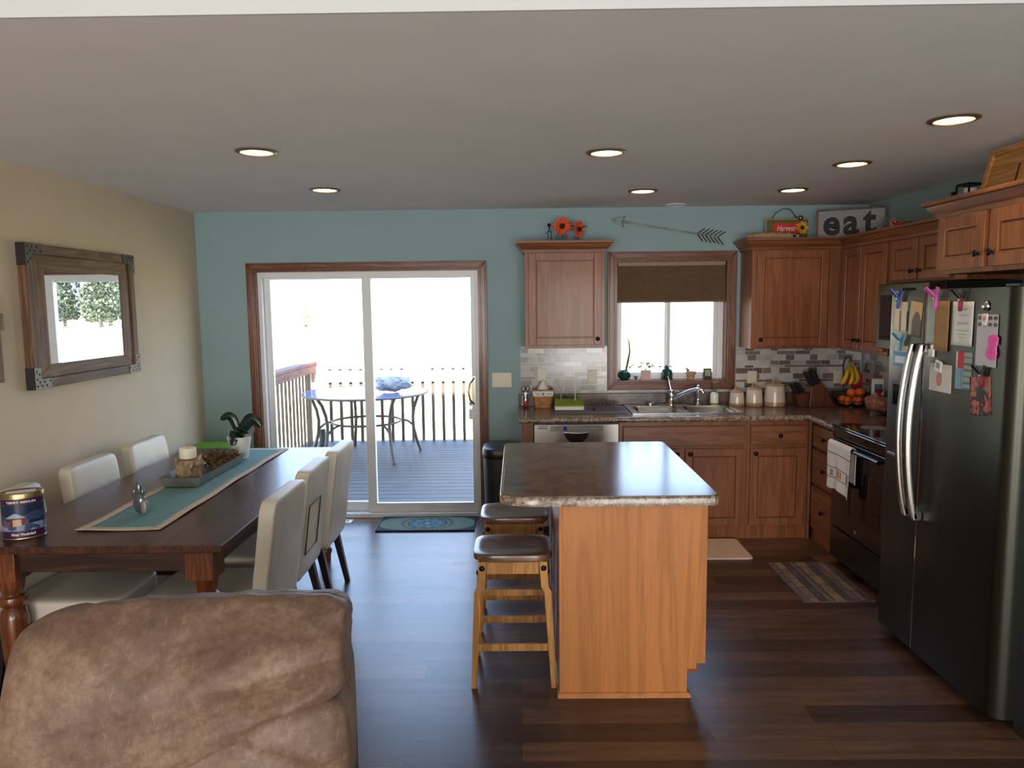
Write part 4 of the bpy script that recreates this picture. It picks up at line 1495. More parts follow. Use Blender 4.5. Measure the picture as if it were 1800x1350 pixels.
for yy, sy in ((y0, 1), (y1, -1)):
    for zz, sz in ((z0, 1), (z1, -1)):
        b = MB()
        f = fx + 0.003
        e = 0.003
        def bx(a, b_, p, q, r_, s__):
            b.box(a, b_, min(p, q), max(p, q), min(r_, s__), max(r_, s__))
        bx(fx + 0.0005, f, yy - sy * e, yy + sy * 0.13, zz - sz * e, zz + sz * 0.05)
        bx(fx + 0.0005, f, yy - sy * e, yy + sy * 0.05, zz + sz * 0.05, zz + sz * 0.11)
        bx(-2.498, fx, yy - sy * e, yy - sy * 0.0003, zz - sz * e, zz + sz * 0.11)
        cb = b.build('corner_bracket', plain('dark_iron', S(70, 66, 64), 0.4, 0.7) if 'dark_iron' not in bpy.data.materials else bpy.data.materials['dark_iron'], t)
        b = MB()
        for a, c_ in ((0.015, 0.015), (0.05, 0.015), (0.09, 0.015), (0.12, 0.035), (0.015, 0.05), (0.035, 0.035), (0.015, 0.09), (0.07, 0.035), (0.035, 0.075)):
            b.M = T(f, yy + sy * a, zz + sz * c_) @ RY(90)
            b.lathe([(0.006, 0), (0.005, 0.002), (0.002, 0.003)], n=8)
        b.build('rivet', 'bronze', cb)['kind'] = 'stuff'
t = thing('wall_cross', 'brown wooden cross at the edge of the beige wall beside the mirror', 'wall decoration', (-2.49, 3.4, 1.4))
MB().box(-2.498, -2.475, 3.235, 3.57, 1.612, 1.692).build('cross_arm', 'barnwood_y', t, bevel=0.002)
MB().box(-2.498, -2.48, 3.36, 3.553, 1.36, 1.611).box(-2.498, -2.48, 3.36, 3.553, 1.693, 1.78).build('cross_post', 'barnwood', t, bevel=0.002)

# ================================================================ things on the counter
CZ = 0.9055


def leafshape(b, base, tip, wdt, bend=0.3, n=8, fold=0.25, droop=Vector((0, 0, -1))):
    """a pointed leaf blade from base to tip"""
    base, tip = Vector(base), Vector(tip)
    d = tip - base
    L = d.length
    side = d.cross(Vector((0, 0, 1)))
    if side.length < 1e-5:
        side = Vector((1, 0, 0))
    side.normalize()
    nrm = side.cross(d).normalized()

    def f(u, v):
        w_ = wdt * math.sin(PI * min(1, 0.06 + 0.94 * v) ** 0.8) ** 0.8
        s_ = (u - 0.5) * 2
        return base + d * v + nrm * (math.sin(PI * v) * bend * L - abs(s_) * fold * w_ * 0.0 + s_ * s_ * w_ * fold) + side * (s_ * w_)
    b.grid(f, 4, n)


mt_ = thing('dish_mat', 'dark grey drying mat lying on the counter beside the sink', 'dish mat', (0.54, 5.52, CZ))
MB().prism(rrect(0.27, 0.80, 5.36, 5.70, 0.02), CZ, CZ + 0.005).build('mat', 'mat_grey', mt_)
GZ = CZ + 0.0055
t = thing('drying_rack', 'lime green grass-style bottle drying rack in a white tray', 'drying rack', (0.385, 5.60, GZ))
MB().prism(rrect(0.275, 0.495, 5.54, 5.67, 0.015), GZ, GZ + 0.024).build('tray', 'white', t, bevel=0.002)
b = MB()
b.prism(rrect(0.28, 0.49, 5.545, 5.665, 0.012), GZ + 0.0245, GZ + 0.034)
rnd = random.Random(3)
x = 0.284
while x < 0.488:
    y = 5.549
    while y < 5.664:
        b.cyl((x, y, GZ + 0.034), (x + rnd.uniform(-.002, .002), y + rnd.uniform(-.002, .002), GZ + 0.074 + rnd.uniform(-.004, .004)), 0.0036, 0.0016, 5)
        y += 0.0125
    x += 0.0095
b.build('rubber_grass', 'grassgreen', t)['kind'] = 'stuff'
t = thing('rack_stem', 'pale green flower-shaped drying accessory standing in the grass rack', 'drying accessory', (0.325, 5.62, GZ + 0.06))
MB().cyl((0.325, 5.62, GZ + 0.06), (0.322, 5.62, GZ + 0.165), 0.003, n=8).build('stem', 'leaf_pale', t)
b = MB()
for k in range(9):
    a = 2 * PI * k / 9
    leafshape(b, (0.322, 5.62, GZ + 0.163), (0.322 + 0.04 * math.cos(a), 5.62 + 0.03 * math.sin(a), GZ + 0.195), 0.005, 0.1, 4)
b.build('petal_crown', 'white', t, solid=0.001)
t = thing('rack_stem', 'thin white twig-shaped drying accessory standing in the grass rack', 'drying accessory', (0.43, 5.60, GZ + 0.06))
MB().tube([(0.43, 5.60, GZ + 0.06), (0.43, 5.60, GZ + 0.09), (0.431, 5.60, GZ + 0.20)], [0.008, 0.003, 0.002], 8).build('stem', 'white', t)
MB().tube([(0.4305, 5.60, GZ + 0.15), (0.416, 5.60, GZ + 0.195)], [0.002, 0.0015], 6).build('branch', 'white', t)

t = thing('dish_drainer', 'small dark grey ribbed soap dish rack on the drying mat', 'dish rack', (0.655, 5.56, GZ))
b = MB().prism(rrect(0.57, 0.745, 5.49, 5.64, 0.02), GZ, GZ + 0.012)
b.build('base', 'mat_grey', t, bevel=0.002)
for i in range(8):
    x = 0.585 + i * 0.021
    MB().tube([(x, 5.505, GZ + 0.012), (x - 0.004, 5.52, GZ + 0.03), (x - 0.012, 5.60, GZ + 0.052), (x - 0.012, 5.625, GZ + 0.012)], 0.004, 6).build('rib', 'mat_grey', t)
b = MB().tube([(0.57, 5.60, GZ + 0.056), (0.74, 5.60, GZ + 0.056)], 0.005, 6)
b.build('cross_bar', 'mat_grey', t)

t = thing('scissors_jar', 'glass jar holding scissors with bright red contents at the end of the counter', 'jar', (0.055, 5.72, CZ))
b = MB().lathe([(0.030, 0.001), (0.033, 0.006), (0.033, 0.09), (0.028, 0.10), (0.030, 0.112)], (0.055, 5.72, CZ), 24)
b.f = b.f[:-1]
b.c = b.c[:-1]
b.build('glass_jar', 'jar_glass', t, smooth=50)
b = MB()
rnd = random.Random(9)
for k in range(14):
    b.ball((0.055 + rnd.uniform(-.016, .016), 5.72 + rnd.uniform(-.016, .016), CZ + 0.018 + 0.0028 * k), 0.0115, 8, 6)
b.build('red_filling', 'red', t, smooth=60)['kind'] = 'stuff'
t2 = thing('kitchen_scissors', 'scissors with black loop handles standing in the glass jar', 'scissors', (0.055, 5.72, CZ + 0.06))
MB().bar((0.052, 5.718, CZ + 0.062), (0.062, 5.718, CZ + 0.125), 0.009, 0.002, (0, 1, 0)).bar((0.058, 5.722, CZ + 0.062), (0.048, 5.722, CZ + 0.125), 0.009, 0.002, (0, 1, 0)).build('blades', 'steel', t2)
for sx in (-1, 1):
    ring = [(0.055 + sx * (0.017) + 0.014 * math.cos(2 * PI * k / 18), 5.72, CZ + 0.152 + 0.021 * math.sin(2 * PI * k / 18)) for k in range(18)]
    MB().tube(ring, 0.0038, 8, closed=True).tube([(0.055 + sx * 0.006, 5.72, CZ + 0.12), (0.055 + sx * 0.012, 5.72, CZ + 0.133)], 0.004, 8).build('loop_handle', 'black', t2, smooth=60)

t = thing('tissue_basket', 'woven wicker tissue box cover with white fabric band', 'tissue box', (0.19, 5.75, CZ))
b = MB()
lo, hi = rrect(0.128, 0.252, 5.70, 5.80, 0.012), rrect(0.112, 0.268, 5.69, 5.81, 0.012)
n = len(lo)
b.add([(x, y, CZ + 0.001) for x, y in lo] + [(x, y, CZ + 0.13) for x, y in hi], [(k, (k + 1) % n, n + (k + 1) % n, n + k) for k in range(n)] + [tuple(range(n))[::-1], tuple(range(n, 2 * n))])
for i in range(6):
    k = (i + 0.5) / 6
    p = rrect(0.128 - 0.016 * k, 0.252 + 0.016 * k, 5.70 - 0.01 * k, 5.80 + 0.01 * k, 0.012)
    b.tube([(x, y, CZ + 0.13 * k) for x, y in p], 0.0035, 5, closed=True)
b.build('wicker_body', 'wicker', t, smooth=40)
b = MB()
p0, p1 = rrect(0.112, 0.268, 5.688, 5.812, 0.012), rrect(0.107, 0.273, 5.684, 5.816, 0.012)
b.add([(x, y, CZ + 0.093) for x, y in p0] + [(x, y, CZ + 0.133) for x, y in p1], [(k, (k + 1) % n, n + (k + 1) % n, n + k) for k in range(n)])
fb = b.build('fabric_band', 'paper', t, solid=0.002)
b = MB()
rnd = random.Random(2)
for wx, cnt in ((0.135, 4), (0.222, 4)):
    for k in range(cnt):
        b.box(wx + k * 0.009, wx + k * 0.009 + 0.006, 5.6825, 5.6845, CZ + 0.108, CZ + 0.112 + 0.005 * rnd.random())
b.build('stitched_script', 'greytext', fb)
b = MB().box(0.183, 0.197, 5.682, 5.6845, CZ + 0.104, CZ + 0.120)
b.build('stitched_motif', 'olive', fb)
MB().prism(rrect(0.108, 0.272, 5.686, 5.814, 0.012), CZ + 0.1335, CZ + 0.141).build('lid', 'wicker', t, bevel=0.002)
b = MB()
def tis(u, v):
    a = 2 * PI * u
    r_ = 0.034 * (1 - v) ** 0.7 + 0.006
    return (0.192 + r_ * math.cos(a) * (1 + 0.2 * math.sin(3 * a)), 5.75 + 0.5 * r_ * math.sin(a), CZ + 0.1415 + 0.062 * v + 0.004 * math.sin(4 * a) * v)
b.grid(tis, 24, 8, closed_u=True).build('tissue', 'paper', t, smooth=60)

t = thing('soap_dispenser', 'white soap bottle with green base and flower-topped pump on the sink rim', 'soap dispenser', (1.525, 5.755, 0.914))
b = MB().lathe([(0.030, 0.0), (0.032, 0.004), (0.032, 0.075), (0.026, 0.09), (0.013, 0.097)], (1.525, 5.755, 0.914), 24)
b.build('bottle', 'white', t, smooth=50)
MB().lathe([(0.0325, 0.002), (0.0325, 0.014)], (1.525, 5.755, 0.914), 24).build('green_base', 'lime', t, smooth=50)
MB().lathe([(0.012, 0.0975), (0.012, 0.115), (0.006, 0.12), (0.006, 0.15), (0.012, 0.155), (0.012, 0.162)], (1.525, 5.755, 0.914), 16).build('pump', 'leaf_mid', t, smooth=50)
b = MB()
for k in range(7):
    a = 2 * PI * k / 7
    leafshape(b, (1.525, 5.755, 1.078), (1.525 + 0.034 * math.cos(a), 5.755 + 0.03 * math.sin(a), 1.094 - 0.01 * math.sin(a)), 0.011, 0.15, 5)
b.build('flower', 'leaf_pale', t, solid=0.001)


def canister(x, y, r, h, label):
    t = thing('ceramic_canister', label, 'canister', (x, y, CZ), group='cream canisters by the sink')
    b = MB(local=True).lathe([(r * 0.96, 0.0), (r * 1.0, 0.004), (r * 0.985, h * 0.22)], n=36)
    b.build('tan_base', 'ceramic_tan', t, smooth=40)
    MB(local=True).lathe([(r * 0.985, h * 0.221), (r * 0.93, h * 0.6), (r * 0.86, h * 0.97), (r * 0.84, h)], n=36).build('body', 'ceramic', t, smooth=40)
    ld = MB(local=True).lathe([(r * 0.86, h + 0.0005), (r * 0.88, h + 0.006), (r * 0.82, h + 0.012), (r * 0.4, h + 0.02), (r * 0.12, h + 0.022)], n=36).build('lid', 'ceramic_tan', t, smooth=40)
    ring = [(0.018 * math.cos(PI * k / 8), 0, h + 0.018 + 0.024 * math.sin(PI * k / 8)) for k in range(9)]
    MB(local=True).tube(ring, 0.005, 8).build('lid_handle', 'ceramic_tan', ld, smooth=60)


canister(1.695, 5.735, 0.058, 0.105, 'smallest cream ceramic canister, right next to the sink')
canister(1.825, 5.725, 0.066, 0.128, 'medium cream ceramic canister, middle of the three')
canister(1.980, 5.715, 0.082, 0.155, 'largest cream ceramic canister, beside the knife block')

t = thing('knife_block', 'slanted wooden knife block full of black-handled knives', 'knife block', (2.26, 5.66, CZ))
b = MB(M=T(0, 5.72, 0) @ RX(90))
b.prism([(2.205, CZ), (2.40, CZ), (2.30, 1.092), (2.215, 1.060)], 0, 0.12).build('tall_section', 'knifewood', t, bevel=0.004)
b = MB(M=T(0, 5.71, 0) @ RX(90))
b.prism([(2.135, CZ), (2.204, CZ), (2.204, 1.015), (2.105, 1.0)], 0, 0.10).build('short_section', 'knifewood', t, bevel=0.004)
hd = []
for (x0, z0, x1, z1) in ((2.235, 1.078, 2.195, 1.165), (2.275, 1.092, 2.235, 1.18)):
    for y in (5.615, 5.655, 5.695):
        hd.append((x0, y, z0, x1, z1, 0.024))
for (x0, z0, x1, z1) in ((2.125, 1.010, 2.085, 1.075), (2.165, 1.016, 2.125, 1.082)):
    for y in (5.63, 5.665, 5.695):
        hd.append((x0, y, z0, x1, z1, 0.019))
for x0, y, z0, x1, z1, w_ in hd:
    k = thing('kitchen_knife', 'black-handled kitchen knife standing in the ' + ('tall upper' if w_ > .02 else 'short lower') + ' section of the wooden knife block', 'knife', (x0, y, z0), group='knives in the ' + ('tall' if w_ > .02 else 'short') + ' block section')
    MB().bar((x0, y, z0), (x1, y, z1), w_, 0.014, (0, 1, 0), w_ * 1.1, 0.016).build('handle', 'black', k, bevel=0.004)
    d = (Vector((x1, y, z1)) - Vector((x0, y, z0))).normalized()
    MB().bar(Vector((x1, y, z1)) + d * 0.0005, Vector((x1, y, z1)) + d * 0.003, w_ * 0.8, 0.012, (0, 1, 0)).build('end_cap', 'bronze', k)

FX, FY = 2.535, 5.645
t = thing('fruit_basket', 'round black wire fruit basket with a tall banana hook in the corner', 'fruit basket', (FX, FY, CZ))
for r_, z in ((0.085, 0.004), (0.124, 0.05), (0.136, 0.10)):
    MB().tube([(FX + r_ * math.cos(2 * PI * k / 40), FY + r_ * math.sin(2 * PI * k / 40), CZ + z) for k in range(40)], 0.0035, 6, closed=True).build('hoop', 'black', t, smooth=60)
for k in range(20):
    a = 2 * PI * k / 20
    MB().tube([(FX + r_ * math.cos(a + s_), FY + r_ * math.sin(a + s_), CZ + z) for r_, z, s_ in ((0.02, 0.004, 0), (0.085, 0.004, 0.0), (0.112, 0.026, .08), (0.125, 0.055, .16), (0.136, 0.10, .25))], 0.002, 5).build('wire', 'black', t, smooth=60)
MB().tube([(FX + 0.0, FY + 0.130, CZ + 0.10), (FX, FY + 0.145, CZ + 0.2), (FX, FY + 0.15, CZ + 0.31), (FX, FY + 0.11, CZ + 0.365), (FX, FY + 0.05, CZ + 0.375), (FX, FY + 0.02, CZ + 0.355), (FX, FY + 0.03, CZ + 0.34)], 0.005, 8).build('banana_hook', 'black', t, smooth=60)
rnd = random.Random(5)
orp = [(-0.048, -0.046, 0.047), (0.026, -0.062, 0.047), (0.066, 0.0, 0.047), (0.024, 0.06, 0.047), (-0.048, 0.032, 0.047), (-0.005, -0.02, 0.104), (0.052, -0.035, 0.112)]
lb = ['orange at the front of the wire basket toward the knife block', 'orange at the front middle of the wire basket', 'orange at the bread side of the wire basket', 'orange at the back of the wire basket behind the others', 'orange at the back of the wire basket below the bananas', 'orange lying on top of the others under the bananas', 'orange lying on top of the others toward the bread']
for (dx, dy, dz), l in zip(orp, lb):
    t = thing('orange', l, 'orange', (FX + dx, FY + dy, CZ + dz - 0.036), group='oranges in the wire basket')
    MB(local=True).ball((0, 0, 0.036), (0.036, 0.036, 0.034), 20, 12).build('peel', 'orange', t, smooth=180)
    MB(local=True).lathe([(0.004, 0.069), (0.003, 0.072)], n=8).build('stem_button', 'leaf_mid', t)
for i, (ang, yy, l) in enumerate(((-0.9, 0.0, 'ripe banana hanging from the hook, outermost toward the knife block'), (-0.55, -0.02, 'ripe banana hanging from the hook, middle of the bunch'), (-0.25, 0.01, 'ripe banana hanging from the hook, nearest the magenta pot holder'))):
    pts = []
    rad = []
    for k in range(13):
        u = k / 12
        # curved downward arc
        rr_ = 0.19
        px_ = math.sin(-0.1 + 1.25 * u) * rr_
        pz = -u * 0.165 - 0.02 * math.sin(u * 3.1)
        ox = (i - 1) * (0.010 + 0.042 * math.sin(u * PI * 0.6)) - 0.03 * u ** 2
        pts.append((FX + ox, FY + 0.025 + yy * u - 0.05 * math.sin(u * 2.4), CZ + 0.335 + pz))
        rad.append(0.0035 + (0.0125 * min(1, u * 5 - 0.5) if u > 0.1 else 0) * (1 if u < 0.85 else max(0.25, (1 - u) / 0.15)))
    t = thing('banana', l, 'banana', pts[6], group='bananas on the hook')
    MB().tube(pts, rad, 8).build('peel', 'banana', t, smooth=60)
    MB().tube([pts[-1], (pts[-1][0], pts[-1][1], pts[-1][2] - 0.005)], 0.004, 6).build('tip', 'seed', t)

t = thing('hanging_potholder', 'magenta diamond-shaped silicone pot holder hanging in the tiled corner', 'pot holder', (2.655, 5.83, 1.0))
b = MB(M=T(2.655, 5.834, 1.085) @ RX(90) @ RZ(45))
b.prism(rrect(-0.062, 0.062, -0.062, 0.062, 0.012), 0, 0.008).build('pad', 'pink', t, bevel=0.002)
MB(M=T(2.655, 5.834, 1.085) @ RX(90) @ RZ(8)).box(-0.012, 0.012, 0.02, 0.048, 0.0085, 0.0095).build('care_label', 'white', t)
MB().tube([(2.655 + 0.022 * math.cos(R(a)), 5.83, 1.185 + 0.03 * math.sin(R(a))) for a in range(-60, 241, 20)], 0.0035, 6).build('hanging_loop', 'black', t, smooth=60)

def lump(v):
    return v * (1 + 0.22 * noise.noise(v * 12) + 0.08 * noise.noise(v * 37))
t = thing('bread_bag', 'loaf of bread in a crinkled plastic bag on the counter near the refrigerator', 'bread', (2.56, 5.27, CZ))
MB().ball((2.565, 5.22, CZ + 0.072), (0.09, 0.12, 0.058), 40, 24, 0.7, lump).build('loaf_bag', 'bread', t, smooth=180)
MB().lathe([(0.012, 0), (0.010, 0.012), (0.03, 0.045), (0.022, 0.05)], (2.53, 5.20, CZ + 0.132), 12).build('bag_neck', 'maroon', t, smooth=40)
t = thing('carton', 'white carton with a teal square standing behind the bread', 'carton', (2.625, 5.42, CZ))
MB(M=T(2.625, 5.42, CZ) @ RZ(-20)).box(-0.04, 0.04, -0.025, 0.025, 0.0, 0.235).build('box_body', 'white', t, bevel=0.004)
MB(M=T(2.625, 5.42, CZ) @ RZ(-20)).box(-0.022, 0.03, -0.0265, -0.0253, 0.13, 0.195).build('teal_square', 'tealclip', t)

# ================================================================ window sill
SZ = WZ0 + 0.0125
t = thing('plant_vase', 'round dark teal vase with one tall curved leaf on the window sill', 'vase', (0.845, 5.895, SZ))
MB().lathe([(0.025, 0.0), (0.046, 0.018), (0.054, 0.040), (0.046, 0.062), (0.024, 0.078), (0.020, 0.080), (0.018, 0.074)], (0.845, 5.895, SZ), 10).build('body', 'teal_dark', t, smooth=25)
b = MB().tube([(0.855, 5.895, SZ + 0.07), (0.872, 5.895, SZ + 0.15), (0.885, 5.895, SZ + 0.22), (0.882, 5.895, SZ + 0.29), (0.862, 5.895, SZ + 0.35)], [0.008, 0.010, 0.008, 0.006, 0.002], 8)
b.build('tall_leaf', 'leaf_mid', t, smooth=60)
for x1, z1 in ((0.825, 0.13), (0.935, 0.135), (0.965, 0.17)):
    MB().tube([(0.85, 5.895, SZ + 0.07), (0.5 * (0.85 + x1) + 0.004, 5.895, SZ + 0.5 * (0.07 + z1)), (x1, 5.895, SZ + z1)], [0.003, 0.003, 0.001], 6).build('thin_leaf', 'leaf_pale', t)
b = MB()
for k in range(7):
    a = R(k * 51)
    leafshape(b, (0.935, 5.885, SZ + 0.001), (0.935 + 0.03 * math.cos(a), 5.885 + 0.02 * math.sin(a), SZ + 0.025 + 0.01 * (k % 2)), 0.008, 0.2, 5)
o = b.build('small_succulent', 'leaf_mid', None, solid=0.002)
tag(recentre(o), 'tiny green succulent rosette on the sill beside the teal vase', 'succulent')
t = thing('flower_pot', 'pale pink square pot with a flowering succulent on the window sill', 'plant', (1.012, 5.895, SZ))
b = MB()
p = rrect(-0.038, 0.038, -0.03, 0.03, 0.004, 2)
n = len(p)
b.add([(1.012 + x * 0.9, 5.895 + y * 0.9, SZ) for x, y in p] + [(1.012 + x, 5.895 + y, SZ + 0.078) for x, y in p], [(k, (k + 1) % n, n + (k + 1) % n, n + k) for k in range(n)] + [tuple(range(n))[::-1], tuple(range(n, 2 * n))])
b.build('pot', 'pinkpot', t)
b = MB()
for x1, z1 in ((0.985, 0.125), (1.03, 0.13), (1.06, 0.125)):
    b.tube([(1.012, 5.895, SZ + 0.077), (x1, 5.895, SZ + z1)], [0.003, 0.002], 6)
b.build('stem', 'leaf_mid', t)
b = MB()
rnd = random.Random(4)
for k in range(16):
    x1 = rnd.choice([0.985, 1.03, 1.035, 1.06, 1.07])
    b.ball((x1 + rnd.uniform(-.012, .012), 5.895 + rnd.uniform(-.01, .01), SZ + rnd.uniform(0.095, 0.14)), 0.007, 8, 6)
b.build('leaf_cluster', 'leaf_pale', t, smooth=60)
t = thing('ceramic_cactus', 'dark green ceramic cactus ornament on the window sill', 'ornament', (1.182, 5.89, SZ))
for x, r_, h in ((1.158, 0.019, 0.085), (1.203, 0.021, 0.085), (1.182, 0.022, 0.115)):
    b = MB()
    N = 24
    vs = []
    prof = [(0.85, 0), (1.0, 0.1), (1.0, 0.72), (0.85, 0.88), (0.5, 0.97), (0.1, 1.0)]
    for q, zz in prof:
        for k in range(N):
            a = 2 * PI * k / N
            rr_ = r_ * q * (1 + 0.09 * math.cos(8 * a))
            vs.append((x + rr_ * math.cos(a), 5.89 + (0.022 if x == 1.182 else 0) + rr_ * math.sin(a), SZ + h * zz))
    fs = [(i * N + k, i * N + (k + 1) % N, (i + 1) * N + (k + 1) % N, (i + 1) * N + k) for i in range(5) for k in range(N)] + [tuple(range(N))[::-1], tuple(range(5 * N, 6 * N))]
    b.add(vs, fs).build('cactus_column', 'green_glaze', t, smooth=60)
t = thing('terracotta_pot', 'small pale terracotta pot with a bird figure on its rim on the sill', 'flower pot', (1.372, 5.895, SZ))
MB().lathe([(0.024, 0), (0.032, 0.042), (0.040, 0.043), (0.042, 0.062), (0.036, 0.063), (0.034, 0.05)], (1.372, 5.895, SZ), 24).build('pot', 'terracotta', t, smooth=40)
b = MB().ball((1.348, 5.895, SZ + 0.075), (0.014, 0.009, 0.010), 14, 8).ball((1.338, 5.895, SZ + 0.088), 0.007, 10, 7).cyl((1.332, 5.895, SZ + 0.088), (1.324, 5.895, SZ + 0.086), 0.003, 0.0005, 6)
b.build('bird_figure', 'mat_grey', t, smooth=60)
t = thing('desk_clock', 'small black digital clock with pale green screen on the window sill', 'clock', (1.505, 5.895, SZ))
MB(M=T(1.505, 5.895, SZ) @ RX(-8)).box(-0.032, 0.032, -0.012, 0.012, 0.003, 0.086).build('case', 'black', t, bevel=0.004)
MB(M=T(1.505, 5.895, SZ) @ RX(-8)).box(-0.022, 0.022, -0.0135, -0.0122, 0.025, 0.075).build('screen', plain('lcd_screen', S(150, 160, 120), 0.3), t)

# ================================================================ above the cabinets
KZ = 2.1015


def flower(c, r_, face, name, root, sd, mt='orange_petal'):
    rnd = random.Random(sd)
    c = Vector(c)
    f = Vector(face).normalized()
    a_ = f.cross(Vector((0, 0, 1))).normalized()
    b_ = a_.cross(f).normalized()
    b = MB()
    for ring, (n, rr_, lift) in enumerate(((15, 1.0, 0.05), (12, 0.78, 0.22))):
        for k in range(n):
            t = 2 * PI * (k + 0.5 * ring) / n + rnd.uniform(-.1, .1)
            d = a_ * math.cos(t) + b_ * math.sin(t)
            base = c + d * r_ * 0.2
            tip = c + d * r_ * rr_ * rnd.uniform(0.85, 1.1) + f * r_ * lift
            sd_ = f.cross(d).normalized() * r_ * 0.14
            mid = base.lerp(tip, 0.55) + f * r_ * 0.06
            b.add([base, mid - sd_, tip, mid + sd_], [(0, 1, 2), (0, 2, 3)])
    o = b.build('petal_ring', mt, root, solid=0.001)
    MB().ball(c + f * r_ * 0.08, (r_ * 0.26, r_ * 0.2, r_ * 0.26), 16, 10).build('seed_head', 'seed', root, smooth=180)


for x, y, rj, hj, cx_, cz_, fr_, face, l, sd in ((0.335, 5.70, 0.05, 0.16, 0.340, 2.285, 0.078, (0.05, -1, 0.1), 'glass jar with an orange sunflower facing the room on the wall cabinet', 2), (0.455, 5.72, 0.035, 0.12, 0.465, 2.262, 0.075, (0.75, -0.7, 0.0), 'glass jar with an orange sunflower turned toward the window on the wall cabinet', 5)):
    t = thing('flower_jar', l, 'flowers in jar', (x, y, KZ), group='sunflower jars')
    b = MB().lathe([(rj * 0.95, 0.001), (rj, 0.008), (rj, hj * 0.72), (rj * 0.7, hj * 0.85), (rj * 0.75, hj)], (x, y, KZ), 24)
    b.f = b.f[:-1]
    b.c = b.c[:-1]
    b.build('glass_jar', 'jar_glass', t, smooth=50)
    MB().tube([(x, y, KZ + 0.01), (0.5 * (x + cx_), y, KZ + 0.1), (cx_, y - 0.02, cz_ - 0.01)], 0.0035, 6).build('stem', 'leaf', t, smooth=60)
    flower((cx_, y - 0.03, cz_), fr_, face, 'flower', t, sd)
    b = MB()
    for dx, dz in ((0.06, 0.02), (-0.055, -0.005)):
        leafshape(b, (cx_, y - 0.015, cz_ - 0.02), (cx_ + dx * 1.3, y - 0.015, cz_ + dz), 0.022, 0.2, 6)
    b.build('leaf', 'leaf', t, solid=0.001)
t = thing('wire_figure', 'small dark wire figure with round head beside the sunflower jars', 'figurine', (0.235, 5.69, KZ))
MB().ball((0.243, 5.69, KZ + 0.195), (0.014, 0.014, 0.013), 14, 9).build('head', 'bronze', t, smooth=180)
b = MB().tube([(0.243, 5.69, KZ + 0.184), (0.236, 5.69, KZ + 0.13), (0.225, 5.69, KZ + 0.001)], 0.003, 6).tube([(0.245, 5.69, KZ + 0.184), (0.258, 5.69, KZ + 0.13), (0.265, 5.69, KZ + 0.001)], 0.003, 6)
b.tube([(0.215, 5.69, KZ + 0.13), (0.236, 5.69, KZ + 0.15), (0.262, 5.69, KZ + 0.145)], 0.0028, 6).build('wire_body', 'bronze', t, smooth=60)
b = MB().lathe([(0.014, 0.001), (0.014, 0.09), (0.010, 0.11)], (0.245, 5.69, KZ), 14).build('glass_body', 'jar_glass', t, smooth=50)

# arrow on the wall
t = thing('arrow_sign', 'rustic wood and iron arrow mounted on the teal wall above the window', 'wall decoration', (1.14, 5.84, 2.2))
A0, A1 = Vector((0.727, 5.838, 2.348)), Vector((1.553, 5.838, 2.205))
ad = (A1 - A0).normalized()
an = Vector((-ad.z, 0, ad.x))
MB().tube([A0 + ad * 0.10, A1 - ad * 0.005], 0.0065, 8).build('shaft', 'pale_wood', t, smooth=60)
b = MB()
tip = A0
for s_ in (1, -1):
    w1 = A0 + ad * 0.105 + an * 0.042 * s_
    b.tube([tip, w1], 0.0045, 6).tube([w1, A0 + ad * 0.085, A0 + ad * 0.13], 0.0045, 6)
b.tube([tip, A0 + ad * 0.085], 0.0035, 6).tube([A0 + ad * 0.10, A0 + ad * 0.15], 0.010, 8)
b.build('arrowhead', 'galv', t, smooth=60)
for k in range(6):
    p = A1 - ad * (0.165 - 0.032 * k)
    for s_ in (1, -1):
        MB().bar(p, p + ad * 0.055 + an * 0.05 * s_, 0.007, 0.006, (0, 1, 0)).build('feather', 'bronze', t)

# straw bundle
t = thing('straw_horn', 'woven straw horn lying on top of the corner cabinet before the harvest sign', 'straw decoration', (1.9, 5.66, KZ))
b = MB()
rnd = random.Random(8)
pts = [(1.72 + 0.36 * k / 12, 5.66 + 0.01 * math.sin(k), KZ + 0.088 - 0.03 * k / 12 + 0.012 * math.sin(k / 12 * PI)) for k in range(13)]
rad = [0.016 + 0.036 * (k / 12) for k in range(13)]
b.tube(pts, [r_ * (1 + 0.12 * (-1) ** k) for k, r_ in enumerate(rad)], 14)
b.build('horn_body', 'straw', t, smooth=60)
b = MB()
for k in range(60):
    x = rnd.uniform(1.70, 2.02)
    z = KZ + rnd.uniform(0.08, 0.115)
    b.tube([(x, 5.66 + rnd.uniform(-.03, .03), z), (x + rnd.uniform(-.06, .02), 5.66 + rnd.uniform(-.05, .05), z + rnd.uniform(-.02, .035))], [0.002, 0.001], 4)
b.build('loose_straw', 'straw', t)['kind'] = 'stuff'
b = MB()
for k in range(9):
    b.ball((2.07 + rnd.uniform(-.015, .03), 5.645 + rnd.uniform(-.03, .03), KZ + rnd.uniform(0.03, 0.105)), rnd.uniform(0.012, 0.02), 8, 6)
b.build('dried_fruit', 'seed', t, smooth=60)['kind'] = 'stuff'

